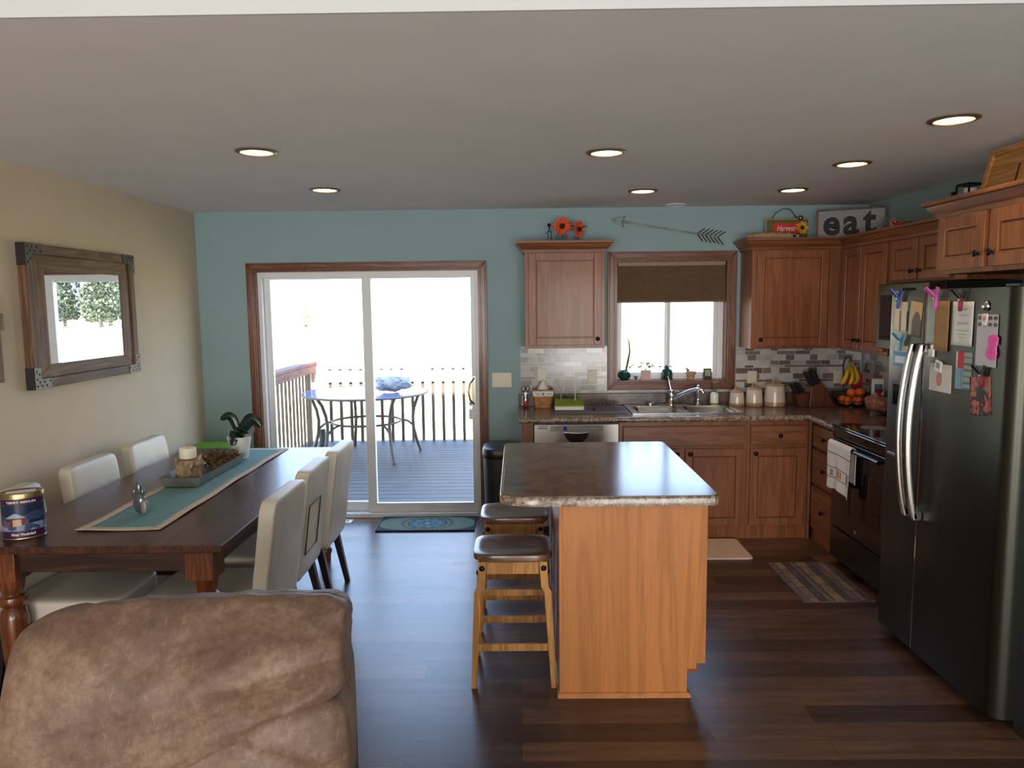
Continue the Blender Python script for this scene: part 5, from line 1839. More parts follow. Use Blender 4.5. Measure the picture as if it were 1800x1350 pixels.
# harvest sign
t = thing('harvest_sign', 'olive framed sign with red Harvest plate, wire handle and sunflower', 'sign', (2.06, 5.77, KZ))
HM = T(2.055, 5.775, KZ)
MB(M=HM).box(-0.158, 0.158, -0.012, 0.0, 0.0, 0.228).build('board', 'olive', t, bevel=0.002)
b = MB(M=HM).box(-0.163, 0.163, -0.015, -0.0122, 0.222, 0.230).box(-0.163, -0.156, -0.015, -0.0122, 0.0, 0.2218).box(0.156, 0.163, -0.015, -0.0122, 0.0, 0.2218)
b.build('pale_edge', 'straw', t)
pl = MB(M=HM).box(-0.105, 0.10, -0.017, -0.0122, 0.112, 0.196).build('red_plate', 'red', t)
MB().text('Harvest', 0.062, HM @ T(-0.012, -0.0175, 0.155) @ RX(90), 0.0004, 0.35, width=0.14).build('lettering', 'white', pl)
MB(M=HM).tube([(-0.115, -0.006, 0.228), (-0.09, -0.006, 0.27), (-0.03, -0.006, 0.305), (0.02, -0.006, 0.30), (0.05, -0.006, 0.265), (0.075, -0.006, 0.228)], 0.003, 6).build('wire_handle', 'bronze', t, smooth=60)
flower(HM @ Vector((0.112, -0.020, 0.160)), 0.055, (0, -1, 0.1), 'sunflower', t, 14, 'yellow')
MB(M=HM).ball((0.095, -0.026, 0.232), 0.020, 16, 10).build('gold_bell', 'gold', t, smooth=180)
b = MB(M=HM)
for k in range(7):
    b.ball((0.13 + 0.004 * math.sin(k * 2), -0.02, 0.125 - 0.015 * k), 0.008, 8, 6)
b.build('berry_trail', 'leaf_mid', t, smooth=60)

# eat sign
t = thing('eat_sign', 'grey framed sign with the bold black word eat leaning in the cabinet corner', 'sign', (2.48, 5.62, KZ))
EM = T(2.268, 5.735, KZ) @ RZ(-27)
EW, EH = 0.47, 0.285
MB(M=EM).box(0.012, EW - 0.012, -0.006, 0.006, 0.012, EH - 0.012).build('board', 'signgrey', t)
MB(M=EM).box(0, 0.0118, -0.012, 0.01, 0, EH).build('frame_stile', 'barnwood', t)
MB(M=EM).box(EW - 0.0118, EW, -0.012, 0.01, 0, EH).build('frame_stile', 'barnwood', t)
MB(M=EM).box(0.012, EW - 0.012, -0.012, 0.01, 0, 0.0118).build('frame_rail', 'barnwood', t)
MB(M=EM).box(0.012, EW - 0.012, -0.012, 0.01, EH - 0.0118, EH).build('frame_rail', 'barnwood', t)
for ch, lx_, lz_, lw_, lh_ in (('e', 0.105, 0.160, 0.118, 0.138), ('a', 0.238, 0.160, 0.108, 0.138), ('t', 0.362, 0.178, 0.092, 0.174)):
    MB().letter(ch, EM @ T(lx_, -0.0065, lz_) @ RX(90), lw_, lh_, 0.0004, 0.03).build('letter', 'ink', t)
MB(M=EM).cyl((EW - 0.01, 0.012, 0.20), (EW + 0.075, 0.02, 0.205), 0.008, n=10).build('wooden_dowel', 'bamboo', t, smooth=60)

t = thing('glass_vase', 'clear glass cylinder vase on the tall cabinet before the eat sign', 'vase', (2.53, 5.10, KZ))
b = MB().lathe([(0.062, 0.001), (0.066, 0.006), (0.066, 0.15)], (2.53, 5.10, KZ), 30)
b.f = b.f[:-1]
b.c = b.c[:-1]
b.build('glass_wall', 'jar_glass', t, smooth=50)
MB().lathe([(0.058, 0.007), (0.058, 0.02), (0.02, 0.022)], (2.53, 5.10, KZ), 24).build('glass_foot', 'jar_glass', t, smooth=50)
t = thing('leaf_garland', 'pile of orange and red artificial autumn leaves on the tall cabinet', 'leaf garland', (2.5, 4.92, KZ))
rnd = random.Random(21)
for k in range(26):
    b = MB()
    c_ = Vector((2.50 + rnd.uniform(-.06, .06), 4.90 + rnd.uniform(-.11, .07), KZ + rnd.uniform(0.01, 0.10)))
    d = Vector((rnd.gauss(0, 1), rnd.gauss(0, 1), rnd.uniform(0, 0.9))).normalized() * rnd.uniform(0.04, 0.06)
    leafshape(b, c_, c_ + d, 0.018, 0.2, 5)
    b.build('autumn_leaf', rnd.choice(['orange_petal', 'red', 'orange_petal', 'dried']), t, solid=0.001)
t = thing('glass_bottle', 'green glass bottle standing on the short cabinet above the microwave', 'bottle', (2.56, 4.47, KZ))
MB().lathe([(0.034, 0.001), (0.036, 0.006), (0.036, 0.12), (0.014, 0.16), (0.013, 0.20), (0.016, 0.202), (0.016, 0.215)], (2.56, 4.47, KZ), 20).build('bottle_glass', 'green_glass', t, smooth=40)
MB().lathe([(0.0125, 0.2155), (0.012, 0.232)], (2.56, 4.47, KZ), 12).build('stopper', 'bronze', t)
t = thing('metal_lantern', 'small dark lantern with white candle inside on the short cabinet', 'lantern', (2.52, 4.24, KZ))
LM = T(2.52, 4.24, KZ) @ RZ(10)
MB(M=LM).box(-0.05, 0.05, -0.05, 0.05, 0, 0.012).build('base', 'bronze', t)
MB(M=LM).box(-0.05, 0.05, -0.05, 0.05, 0.232, 0.246).build('top', 'bronze', t, bevel=0.004)
for x in (-0.046, 0.046):
    for y in (-0.046, 0.046):
        MB(M=LM).box(x - 0.004, x + 0.004, y - 0.004, y + 0.004, 0.0125, 0.2315).build('post', 'bronze', t)
MB(M=LM).lathe([(0.032, 0.0125), (0.032, 0.220), (0.01, 0.223)], n=20).build('candle', 'white', t, smooth=40)
t = thing('bamboo_tray', 'bamboo serving tray standing on edge on the refrigerator cabinet', 'tray', (2.3, 3.3, 2.116))
BM = Matrix.Translation((2.20, 3.655, 2.1165)) @ RZ(-90) @ RX(-14)
MB(M=BM).box(0.03, 0.62, 0.0, 0.012, 0.03, 0.27).build('panel', 'bamboo', t)
for args in ((0, 0.0295, 0, 0.30), (0.6205, 0.65, 0, 0.30)):
    MB(M=BM).box(args[0], args[1], -0.012, 0.014, args[2], args[3]).build('side_rim', 'bamboo', t, bevel=0.004)
for args in ((0.03, 0.62, 0, 0.0295), (0.03, 0.62, 0.2705, 0.30)):
    MB(M=BM).box(args[0], args[1], -0.012, 0.014, args[2], args[3]).build('long_rim', 'bamboo', t, bevel=0.004)
MB(M=BM).box(0.235, 0.243, -0.003, -0.0005, 0.10, 0.20).build('handle_slot', 'seed', t)

# ================================================================ on the refrigerator door
FXX = 1.8543


def sheet(name, label, cat, y0, y1, z0, z1, mt=None, fn=None, nu=24, nv=32, tilt=0.0, th=0.0012, group=None, dx=0.0, curl=0.0):
    """a flat sheet held on the refrigerator front; fn(u, v) colours it, u from the far edge, v up"""
    t = thing(name, label, cat, (FXX - dx, y0, z0), group=group)
    w_, h_ = y0 - y1, z1 - z0
    Mx = FACE_X(FXX - dx, y0, z0) @ T(w_ / 2, 0, h_) @ RY(tilt) @ T(-w_ / 2, 0, -h_)
    b = MB(M=Mx)
    def f(u, v):
        return (w_ * u, -th - curl * ((1 - v) ** 2) * 0.5 - curl * (2 * u - 1) ** 2 * 0.4, h_ * v)
    if fn:
        b.grid(f, nu, nv, fn)
        b.build('printed_sheet', 'paint', t, smooth=180, solid=0.0006)
    else:
        b.grid(f, 8, 8)
        b.build('sheet', mt, t, smooth=180, solid=0.0006)
    return t, Mx


def textlines(t, Mx, rows, w_, mt='greytext'):
    b = MB(M=Mx)
    rnd = random.Random(len(rows) + int(w_ * 1000))
    for z, fx_ in rows:
        x = w_ * (0.5 - fx_ / 2)
        while x < w_ * (0.5 + fx_ / 2):
            l = rnd.uniform(0.004, 0.012)
            b.box(x, min(x + l, w_ * 0.94), -0.0030, -0.0028, z, z + 0.0022)
            x += l + 0.002
    o = b.build('printed_lines', mt, t)
    o['kind'] = 'stuff'


def clip(name, label, y, z, mt, rot=0.0, size=1.0, handle=None, dx=0.004):
    t = thing(name, label, 'magnetic clip', (FXX - dx, y, z), group='magnetic clips on the refrigerator')
    Mx = FACE_X(FXX - dx, y, z) @ RY(rot) @ Matrix.Scale(size, 4)
    b = MB(M=Mx @ RX(90))
    b.prism([(-0.011, 0.012), (0.011, 0.012), (0.009, -0.03), (0.004, -0.042), (-0.004, -0.042), (-0.009, -0.03)], 0.002, 0.012)
    b.build('jaw', mt, t, bevel=0.002)
    for s_ in (-1, 1):
        b = MB(M=Mx)
        b.bar((s_ * 0.005, -0.007, 0.008), (s_ * 0.016, (-0.007, -0.040)[s_ < 0], 0.046), 0.016, 0.008, (0, 1, 0), 0.022, 0.006)
        b.build('handle', handle or mt, t, bevel=0.002)
    MB(M=Mx @ T(0, -0.013, 0.004) @ RX(90)).lathe([(0.006, 0), (0.006, 0.003), (0.002, 0.004)], n=12).build('spring', 'steel', t)
    return t


def f_strip(u, v):
    c = abs((u * 2) % 1 - 0.5)
    if abs(u - 0.5) < 0.06 or abs(u - 0.96) < 0.04:
        return S(70, 58, 50) if v < 0.7 else S(200, 180, 150)
    return S(232, 214, 186) if c < 0.3 else S(206, 172, 130)
sheet('photo_strip', 'pale double photo strip held by the blue clip on the refrigerator', 'photo', 3.695, 3.56, 1.56, 1.70, fn=f_strip)
def f_bird(u, v):
    if u < 0.25:
        return S(186, 176, 150)
    d = math.hypot((u - 0.62) / 0.35, (v - 0.35) / 0.36)
    if d < 1:
        return S(52, 44, 38) if (int(u * 22) + int(v * 26)) % 3 else S(130, 110, 90)
    if math.hypot(u - 0.5, v - 0.62) < 0.12:
        return S(196, 140, 104)
    return S(214, 172, 112) if v > 0.5 else S(120, 92, 70)
sheet('family_photo', 'tilted colour photo beside the door split near the top of the freezer door', 'photo', 3.535, 3.43, 1.54, 1.70, fn=f_bird, tilt=6)
tt, Mx = sheet('kraft_note', 'tall brown kraft paper card under the orchid pink clip', 'card', 3.322, 3.215, 1.485, 1.703, 'kraft', curl=0.004)
textlines(tt, Mx, [(0.16, .3), (0.12, .4), (0.105, .3), (0.08, .4), (0.06, .3), (0.045, .35)], 0.107)
tt, Mx = sheet('white_invitation', 'tall white printed card held by the maroon clip', 'card', 3.19, 3.045, 1.517, 1.70, 'paper', curl=0.003)
textlines(tt, Mx, [(0.15, .3), (0.125, .45), (0.095, .55), (0.09, .5), (0.062, .6), (0.045, .4), (0.032, .5), (0.02, .3)], 0.145)
def f_pad(u, v):
    if v > 0.74:
        k = (u * 4) % 1
        r_ = math.hypot((k - 0.5) * 0.8, ((v - 0.74) * 8 % 1) - 0.5)
        if r_ < 0.32:
            return S(96, 84, 92)
        return S(198, 190, 194)
    if (v * 30) % 1 < 0.18:
        return S(176, 172, 180)
    return S(206, 202, 208)
sheet('notepad', 'long ruled notepad with dark patterned heading on the refrigerator', 'notepad', 3.018, 2.886, 1.443, 1.65, fn=f_pad, nu=48, nv=90, th=0.003)
def f_blue(u, v):
    if v > 0.68:
        return S(216, 208, 192) if u > 0.12 else S(190, 186, 180)
    if 0.12 < u < 0.8 and 0.12 < v < 0.46:
        return S(222, 226, 230)
    return S(76, 146, 196)
sheet('blue_card', 'blue and white card hanging under the teal clip on the freezer door', 'card', 3.68, 3.535, 1.393, 1.49, fn=f_blue)
def f_baby(u, v):
    d = math.hypot((u - 0.45) / 0.13, (v - 0.45) / 0.26)
    if d < 1:
        return S(204, 132, 110) if d < 0.8 else S(170, 104, 88)
    return S(222, 212, 206) if v < 0.85 else S(206, 196, 190)
sheet('birth_announcement', 'white square card with a small pink baby picture on the refrigerator', 'card', 3.348, 3.178, 1.306, 1.428, fn=f_baby, nu=40, nv=40)
def f_pkt(u, v):
    if v > 0.55 and u < 0.5:
        return S(196, 30, 40) if u > 0.14 else S(226, 200, 190)
    if u > 0.5:
        return S(150, 162, 152) if (int(v * 18) % 3) else S(92, 110, 96)
    return S(80, 130, 160) if (int(u * 20) % 2) else S(150, 190, 206)
sheet('picture_packet', 'red and blue printed packet pinned in the middle of the refrigerator door', 'packet', 3.153, 3.04, 1.334, 1.492, fn=f_pkt)
def f_fam(u, v):
    n1 = noise.noise(Vector((u * 4, v * 5, 2.3)))
    n2 = noise.noise(Vector((u * 7, v * 8, 7.1)))
    if math.hypot((u - 0.55) / 0.3, (v - 0.62) / 0.2) < 0.8 and n1 < 0.25:
        return S(48, 36, 40)
    if v > 0.55:
        return S(176, 108, 88) if n2 > -0.15 else S(120, 74, 62)
    return S(190, 96, 66) if n2 > 0.05 else (S(58, 40, 40) if n1 > -0.1 else S(140, 70, 56))
sheet('family_photo', 'orange toned family photo hanging lowest on the refrigerator door', 'photo', 3.05, 2.915, 1.245, 1.40, fn=f_fam, tilt=-6, nu=30, nv=36)
clip('magnetic_clip', 'shiny royal blue magnetic clip on the photo strip', 3.635, 1.712, 'blueclip', 4, 1.05, 'blueclip')
clip('magnetic_clip', 'orchid pink magnetic clip on the brown card', 3.312, 1.712, 'pinkclip', -4, 1.1)
clip('magnetic_clip', 'maroon magnetic clip on the white invitation', 3.123, 1.704, 'maroon', 5, 1.05, 'black')
clip('magnetic_clip', 'teal magnetic clip on the blue card', 3.598, 1.505, 'tealclip', 6, 1.0)
clip('magnetic_clip', 'maroon magnetic clip on the lowest photo', 2.957, 1.402, 'maroon', 4, 1.0, 'black')
t = thing('bag_clip', 'white plastic clip stuck by the top of the refrigerator handle', 'magnetic clip', (FXX, 3.335, 1.455))
MB(M=FACE_X(FXX, 3.352, 1.455)).box(0, 0.04, -0.012, -0.001, 0, 0.034).build('body', 'white', t, bevel=0.003)
MB(M=FACE_X(FXX, 3.344, 1.4895)).box(0.004, 0.02, -0.010, -0.002, 0, 0.02).build('tab', 'white', t, bevel=0.002)
t = thing('glass_magnet', 'clear round glass bead magnet above the notepad', 'magnet', (FXX, 2.966, 1.682))
MB(M=T(FXX, 2.966, 1.682) @ RY(-90)).lathe([(0.020, 0.001), (0.021, 0.006), (0.015, 0.013), (0.005, 0.016)], n=24).build('glass_dome', 'chrome', t, smooth=60)
t = thing('heart_magnet', 'small white magnet with an orange print at the top of the notepad', 'magnet', (FXX - 0.004, 2.962, 1.628))
MB(M=FACE_X(FXX - 0.004, 2.982, 1.605) @ RX(90)).prism([(0.008, 0.0), (0.026, 0.0), (0.036, 0.03), (0.034, 0.048), (0.004, 0.048), (0.0, 0.03)], 0.0, 0.006).build('body', 'white', t, bevel=0.002)
MB(M=FACE_X(FXX - 0.0105, 2.962, 1.632) @ RX(90)).lathe([(0.009, 0), (0.009, 0.001)], n=16).build('orange_print', plain('faded_orange_print', S(210, 130, 96), 0.6), t)
t = thing('letter_magnet', 'hot pink foam letter S over the lower part of the notepad', 'magnet', (FXX - 0.005, 2.908, 1.47))
MB().text('S', 0.125, FACE_X(FXX - 0.0075, 2.908, 1.518) @ RX(90) @ RZ(-8), 0.003, 0, 0.006).build('foam_letter', 'hotpink', t)
t = thing('card_magnet', 'small white rectangular magnet with dark print holding the birth announcement', 'magnet', (FXX - 0.003, 3.28, 1.43))
MB(M=FACE_X(FXX - 0.003, 3.302, 1.40) @ RY(12)).box(0, 0.05, -0.006, 0.0, 0.0, 0.048).build('body', 'white', t, bevel=0.002)
b = MB(M=FACE_X(FXX - 0.003, 3.302, 1.40) @ RY(12))
for k in range(3):
    b.box(0.012 + k * 0.009, 0.018 + k * 0.009, -0.0066, -0.0061, 0.014, 0.038)
b.build('dark_print', 'greytext', t)

# ================================================================ on the dining table
TZ = 0.7608
t = thing('popcorn_tin', 'oval tin with purple bands and a snowy night scene at the end of the table', 'tin', (-2.085, 3.03, TZ))
TM = T(-2.085, 3.03, TZ) @ RZ(28) @ Matrix.Diagonal((1, 1, 1.14, 1))
RA, RB = 0.078, 0.056


def ov(a, k=1.0):
    return RA * k * math.cos(a), RB * k * math.sin(a)


def tin_wall(z0, z1, k=1.0):
    return lambda u, v: (*ov(2 * PI * u, k), z0 + (z1 - z0) * v)


def f_tin(u, v):
    # u: 0.75 is the front; generic snowy cottage at night
    x = ((u - 0.75 + 0.5) % 1 - 0.5) * 4
    n1 = noise.noise(Vector((x * 3, v * 4, 1.0)))
    if v < 0.22 + 0.06 * math.sin(x * 3):
        return S(124, 130, 158) if n1 > -0.15 else S(48, 76, 104)
    if x < -0.7 and v < 0.9:
        return S(26, 28, 36) if n1 < 0.2 else S(150, 90, 60)
    if abs(x + 0.15) < 0.24 and v < 0.5:
        return S(186, 160, 122) if abs(x + 0.15) < 0.14 and v < 0.44 else S(110, 42, 40)
    if abs(x + 0.2) < 0.34 - (v - 0.5) * 1.7 and 0.5 <= v < 0.68:
        return S(150, 160, 182)
    if x > 0.2 and v < 0.4:
        return S(34, 36, 48)
    g = v + 0.2 * n1
    return S(26, 40, 64) if g > 0.65 else (S(50, 60, 92) if g > 0.45 else S(96, 74, 102))


def f_band(u, v):
    return S(58, 26, 60)


b = MB(local=False, M=TM)
b.grid(tin_wall(0.006, 0.032), 64, 1, f_band, True)
b.grid(tin_wall(0.033, 0.128), 240, 72, f_tin, True)
b.grid(tin_wall(0.129, 0.148), 64, 1, f_band, True)
b.build('printed_wall', 'paint_gloss', t, smooth=180)
b = MB(M=TM)
for z in (0.0325, 0.1285):
    b.tube([(*ov(2 * PI * k / 64, 1.004), z) for k in range(64)], 0.0008, 5, closed=True)
    b.build('gold_line', 'gold', t)
    b = MB(M=TM)
b.lathe([(RA * 0.97, 0.0), (RA * 1.02, 0.002), (RA * 1.0, 0.0058)], n=48, sy=RB / RA)
b.build('base_rim', 'gold', t, smooth=40)
ld = MB(M=TM).lathe([(RA * 1.0, 0.1485), (RA * 1.03, 0.150), (RA * 1.03, 0.166), (RA * 1.0, 0.170), (RA * 0.9, 0.168)], n=48, sy=RB / RA).build('lid', 'gold', t, smooth=40)
MB(M=TM).box(-0.055, 0.05, -0.022, 0.022, 0.1683, 0.1695).build('paper_label', 'paper', ld)


def wraptext(txt, size, z, width, mt, parent, bold=0.0, shear=0.0):
    """lettering laid round the front of the oval tin"""
    tmp = MB()
    tmp.text(txt, size, Matrix(), 0.0003, shear, bold, width)
    vs = []
    for v in tmp.v:
        a = -PI / 2 + v.x / 0.074
        x_, y_ = ov(a, 1.006 + v.z * 4)
        vs.append((x_, y_, z + v.y))
    b = MB(M=TM)
    b.add(vs, tmp.f)
    b.build('lettering', mt, parent)


wraptext('TERRY REDLIN', 0.011, 0.1385, 0.105, 'paper', t, 0.0003)
wraptext('Winter Wonderland', 0.014, 0.0195, 0.085, 'paper', t, 0.0003, 0.25)

RZ0 = 0.7697
t = thing('glass_cactus', 'small smoky glass cactus figurine with a stone foot on the teal runner', 'figurine', (-1.735, 3.33, RZ0))
b = MB().ball((-1.748, 3.33, RZ0 + 0.047), (0.030, 0.016, 0.047), 24, 16).ball((-1.752, 3.332, RZ0 + 0.110), (0.017, 0.010, 0.040), 20, 12).ball((-1.772, 3.332, RZ0 + 0.096), (0.009, 0.008, 0.025), 14, 10).ball((-1.733, 3.332, RZ0 + 0.098), (0.010, 0.008, 0.022), 14, 10)
b.build('glass_body', plain('smoky_glass', S(86, 92, 98), 0.08, 0.3, coat=0.6), t, smooth=180)
MB().ball((-1.720, 3.315, RZ0 + 0.034), (0.018, 0.015, 0.034), 18, 12, 0.8, lump).build('stone_foot', 'galv', t, smooth=180)

t = thing('centrepiece_tray', 'long galvanised metal trough tray filled with dried greenery on the runner', 'tray', (-1.80, 4.12, RZ0))
GM = T(-1.785, 4.13, RZ0) @ RZ(0)
b = MB(M=GM)
lo, hi = [(-0.09, -0.30), (0.09, -0.30), (0.09, 0.30), (-0.09, 0.30)], [(-0.112, -0.325), (0.112, -0.325), (0.112, 0.325), (-0.112, 0.325)]
li = [(x * 0.96, y * 0.985) for x, y in lo]
hi2 = [(x * 0.965, y * 0.985) for x, y in hi]
vs = [(x, y, 0) for x, y in lo] + [(x, y, 0.052) for x, y in hi] + [(x, y, 0.052) for x, y in hi2] + [(x, y, 0.004) for x, y in li]
fs = [(0, 1, 2, 3)] + [(k, (k + 1) % 4, 4 + (k + 1) % 4, 4 + k) for k in range(4)] + [(4 + k, 4 + (k + 1) % 4, 8 + (k + 1) % 4, 8 + k) for k in range(4)] + [(8 + k, 8 + (k + 1) % 4, 12 + (k + 1) % 4, 12 + k) for k in range(4)] + [(12, 13, 14, 15)]
b.add(vs, fs).build('trough', 'galv', t)
rnd = random.Random(12)
bg_, bo_ = MB(M=GM), MB(M=GM)
for k in range(260):
    yy = rnd.uniform(-0.02, 0.31)
    c_ = Vector((rnd.uniform(-0.085, 0.085), yy, rnd.uniform(0.02, 0.075)))
    d = Vector((rnd.gauss(0, 0.7), rnd.gauss(0, 1), rnd.uniform(-0.2, 0.9))).normalized() * rnd.uniform(0.02, 0.05)
    leafshape(bo_ if rnd.random() < 0.6 else bg_, c_, c_ + d, rnd.uniform(0.004, 0.010), 0.2, 3)
for k in range(40):
    c_ = Vector((rnd.uniform(-0.07, 0.07), rnd.uniform(-0.02, 0.3), 0.04))
    bg_.tube([c_, c_ + Vector((rnd.uniform(-.05, .05), rnd.uniform(-.06, .06), rnd.uniform(0.04, 0.085)))], [0.0025, 0.001], 4)
bg_.build('green_sprigs', plain('dull_sprig', S(84, 78, 44), 0.8, var=0.3), t)['kind'] = 'stuff'
bo_.build('dried_leaves', 'dried', t)['kind'] = 'stuff'
t = thing('driftwood_holder', 'chunky driftwood candle holder standing in the metal tray', 'candle holder', (-1.80, 3.96, RZ0 + 0.0045))

def logd(v):
    k = 1 + 0.5 * noise.noise(Vector((v.x * 24 + 3, v.y * 24, v.z * 12))) + 0.25 * noise.noise(Vector((v.x * 70, v.y * 70, v.z * 22))) + (0.25 if v.z > 0.02 and v.x > 0 else 0)
    return Vector((v.x * k, v.y * k, v.z))
b = MB()
b.ball((-1.80, 3.96, RZ0 + 0.0045 + 0.062), (0.066, 0.052, 0.060), 40, 24, 0.5, logd)
b.tube([(-1.76, 3.955, RZ0 + 0.10), (-1.735, 3.955, RZ0 + 0.125), (-1.722, 3.955, RZ0 + 0.15)], [0.022, 0.016, 0.004], 8)
b.tube([(-1.85, 3.955, RZ0 + 0.09), (-1.868, 3.955, RZ0 + 0.125)], [0.02, 0.006], 8)
b.build('wood_chunk', 'log', t, smooth=50)
t = thing('pillar_candle', 'short cream pillar candle sitting on the driftwood holder', 'candle', (-1.797, 3.955, RZ0 + 0.129))
b = MB().lathe([(0.043, 0.0), (0.044, 0.002), (0.044, 0.048), (0.040, 0.056), (0.030, 0.050), (0.005, 0.047)], (-1.797, 3.955, RZ0 + 0.130), 28)
b.build('wax_body', 'wax', t, smooth=40)
MB().cyl((-1.797, 3.955, RZ0 + 0.177), (-1.796, 3.955, RZ0 + 0.189), 0.0012, n=6).build('wick', 'seed', t)

PX, PY = -1.745, 4.56
t = thing('orchid_pot', 'white ribbed pot with dark glossy orchid leaves on the runner', 'potted plant', (PX, PY, RZ0))
prof = [(0.048, 0.0), (0.050, 0.002)]
for k in range(14):
    z = 0.006 + 0.128 * k / 14
    prof += [(0.050 + 0.022 * k / 14, z), (0.0515 + 0.022 * k / 14, z + 0.0045)]
prof += [(0.073, 0.138), (0.069, 0.139), (0.066, 0.12)]
MB().lathe(prof, (PX, PY, RZ0), 36).build('pot', 'white', t, smooth=30)
MB().lathe([(0.064, 0.118), (0.04, 0.124), (0.01, 0.126)], (PX, PY, RZ0), 24).build('moss', 'dried', t, smooth=60)


def bigleaf(pts, wd, tw=0.0):
    """thick strap leaf following pts"""
    pts = [Vector(p) for p in pts]
    def cr_(v):
        x = v * (len(pts) - 1)
        i = min(int(x), len(pts) - 2)
        f = x - i
        p0, p1, p2, p3 = pts[max(i - 1, 0)], pts[i], pts[i + 1], pts[min(i + 2, len(pts) - 1)]
        return 0.5 * ((2 * p1) + (p2 - p0) * f + (2 * p0 - 5 * p1 + 4 * p2 - p3) * f * f + (3 * p1 - p0 - 3 * p2 + p3) * f ** 3)
    b = MB()
    def f(u, v):
        c = cr_(v)
        d = (cr_(min(1, v + 0.02)) - cr_(max(0, v - 0.02))).normalized()
        side = d.cross(Vector((0.15, 1, 0.35)).normalized())
        side = side.normalized()
        side = (side * math.cos(tw * v) + d.cross(side) * math.sin(tw * v)).normalized()
        nn = side.cross(d)
        s_ = 2 * u - 1
        w_ = wd * (0.35 + 0.65 * math.sin(PI * min(1, v * 0.85 + 0.12))) * (1 if v < 0.93 else math.sqrt(max(0.02, 1 - ((v - 0.93) / 0.07) ** 2)))
        return c + side * (s_ * w_) + nn * (abs(s_) ** 1.6 * w_ * 0.45)
    b.grid(f, 8, 22)
    return b.build('leaf', 'leaf', t, smooth=180, solid=0.004)


q = lambda px, pz, py=0.0: (PX + px * 0.9, PY + py * 0.9, RZ0 + 0.13 + (pz - 0.13) * 0.88)
bigleaf([q(0.02, 0.135), q(-0.02, 0.20), q(-0.045, 0.265), q(-0.08, 0.285), q(-0.125, 0.262)], 0.030, 0.5)
bigleaf([q(-0.01, 0.13), q(0.03, 0.20), q(0.075, 0.255), q(0.12, 0.245), q(0.155, 0.205)], 0.038, -0.4)
bigleaf([q(0.0, 0.13, -0.02), q(-0.005, 0.165, -0.05), q(-0.012, 0.14, -0.082), q(-0.014, 0.09, -0.095)], 0.034, 0.0)
bigleaf([q(-0.02, 0.14, -0.01), q(0.01, 0.185, -0.03), q(0.05, 0.175, -0.04), q(0.085, 0.162, -0.045)], 0.024, 0.6)
for pts in ([q(-0.05, 0.13), q(-0.10, 0.135), q(-0.145, 0.128)], [q(-0.06, 0.13), q(-0.075, 0.17), q(-0.078, 0.195)], [q(0.05, 0.13), q(0.095, 0.145), q(0.11, 0.18), q(0.10, 0.205)]):
    MB().tube(pts, [0.004, 0.003, 0.002, 0.002][:len(pts)], 6).build('air_root', 'galv', t, smooth=60)

# ================================================================ floor pieces
t = thing('storage_tub', 'lime green plastic tub standing in the corner behind the table', 'tub', (-2.28, 5.42, 0))
b = MB()
for z0, z1, k0, k1 in ((0.0, 0.64, 0.86, 1.0),):
    p0, p1 = rrect(-0.15 * k0, 0.15 * k0, -0.17 * k0, 0.17 * k0, 0.03), rrect(-0.15 * k1, 0.15 * k1, -0.17 * k1, 0.17 * k1, 0.03)
    n = len(p0)
    b.add([(-2.28 + x, 5.42 + y, z0) for x, y in p0] + [(-2.28 + x, 5.42 + y, z1) for x, y in p1], [(k, (k + 1) % n, n + (k + 1) % n, n + k) for k in range(n)] + [tuple(range(n))[::-1], tuple(range(n, 2 * n))])
b.build('bin_body', 'lime', t, smooth=40)
MB().prism(rrect(-2.28 - 0.165, -2.28 + 0.165, 5.42 - 0.185, 5.42 + 0.185, 0.035), 0.6405, 0.685).build('lid', 'lime', t, bevel=0.006)

t = thing('floor_register', 'white metal floor vent grille by the patio door', 'floor vent', (-1.46, 5.76, 0))
MB().box(-1.57, -1.335, 5.715, 5.805, 0.0005, 0.004).build('vent_frame', 'white', t, bevel=0.001)
for k in range(9):
    MB().box(-1.55 + k * 0.022, -1.54 + k * 0.022, 5.73, 5.79, 0.0042, 0.005).build('vent_slot', 'black', t)


def f_rug(u, v):
    x, y = (u - 0.5) * 0.76, (v - 0.5) * 0.40
    edge = (abs(x) / 0.372) ** 3 + (abs(y) / 0.19) ** 3
    r_ = math.hypot(x, y * 1.05)
    a = math.atan2(y, x)
    if edge > 1.0:
        return S(24, 44, 56)
    if r_ < 0.028:
        return S(120, 128, 116)
    if r_ < 0.042:
        return S(26, 40, 62)
    if r_ < 0.145:
        k = (math.sin(a * 10) + math.sin(r_ * 110))
        if k > 0.9:
            return S(38, 66, 90)
        return S(64, 98, 106) if k > -0.3 else S(98, 110, 90)
    if r_ < 0.158:
        return S(30, 44, 52)
    if r_ < 0.182:
        return S(104, 102, 72)
    if r_ < 0.208:
        return S(28, 40, 46) if math.sin(a * 34) > -0.1 else S(98, 104, 80)
    if r_ < 0.23:
        return S(92, 104, 84)
    k = math.sin(a * 22) * math.sin(r_ * 150)
    return S(84, 102, 90) if k > 0 else S(104, 106, 78)


t = thing('door_mat', 'teal and green medallion patterned mat at the patio door', 'rug', (-0.72, 5.66, 0))
MB().box(-1.098, -0.345, 5.475, 5.843, 0.0005, 0.011).build('backing', plain('dark_mat_edge', S(22, 34, 42), 0.95), t)
MB().grid(lambda u, v: (-1.097 + 0.751 * u, 5.476 + 0.366 * v, 0.0118), 190, 100, f_rug).build('woven_face', 'paint_matte', t)

rnd = random.Random(31)
strips = []
x = 0.0
while x < 1.0:
    w_ = rnd.choice([0.10, 0.13, 0.16])
    strips.append((x, x + w_, rnd.random()))
    x += w_
PALM = [S(112, 96, 98), S(96, 82, 86), S(130, 108, 96), S(116, 102, 106), S(84, 72, 76), S(146, 122, 106)]


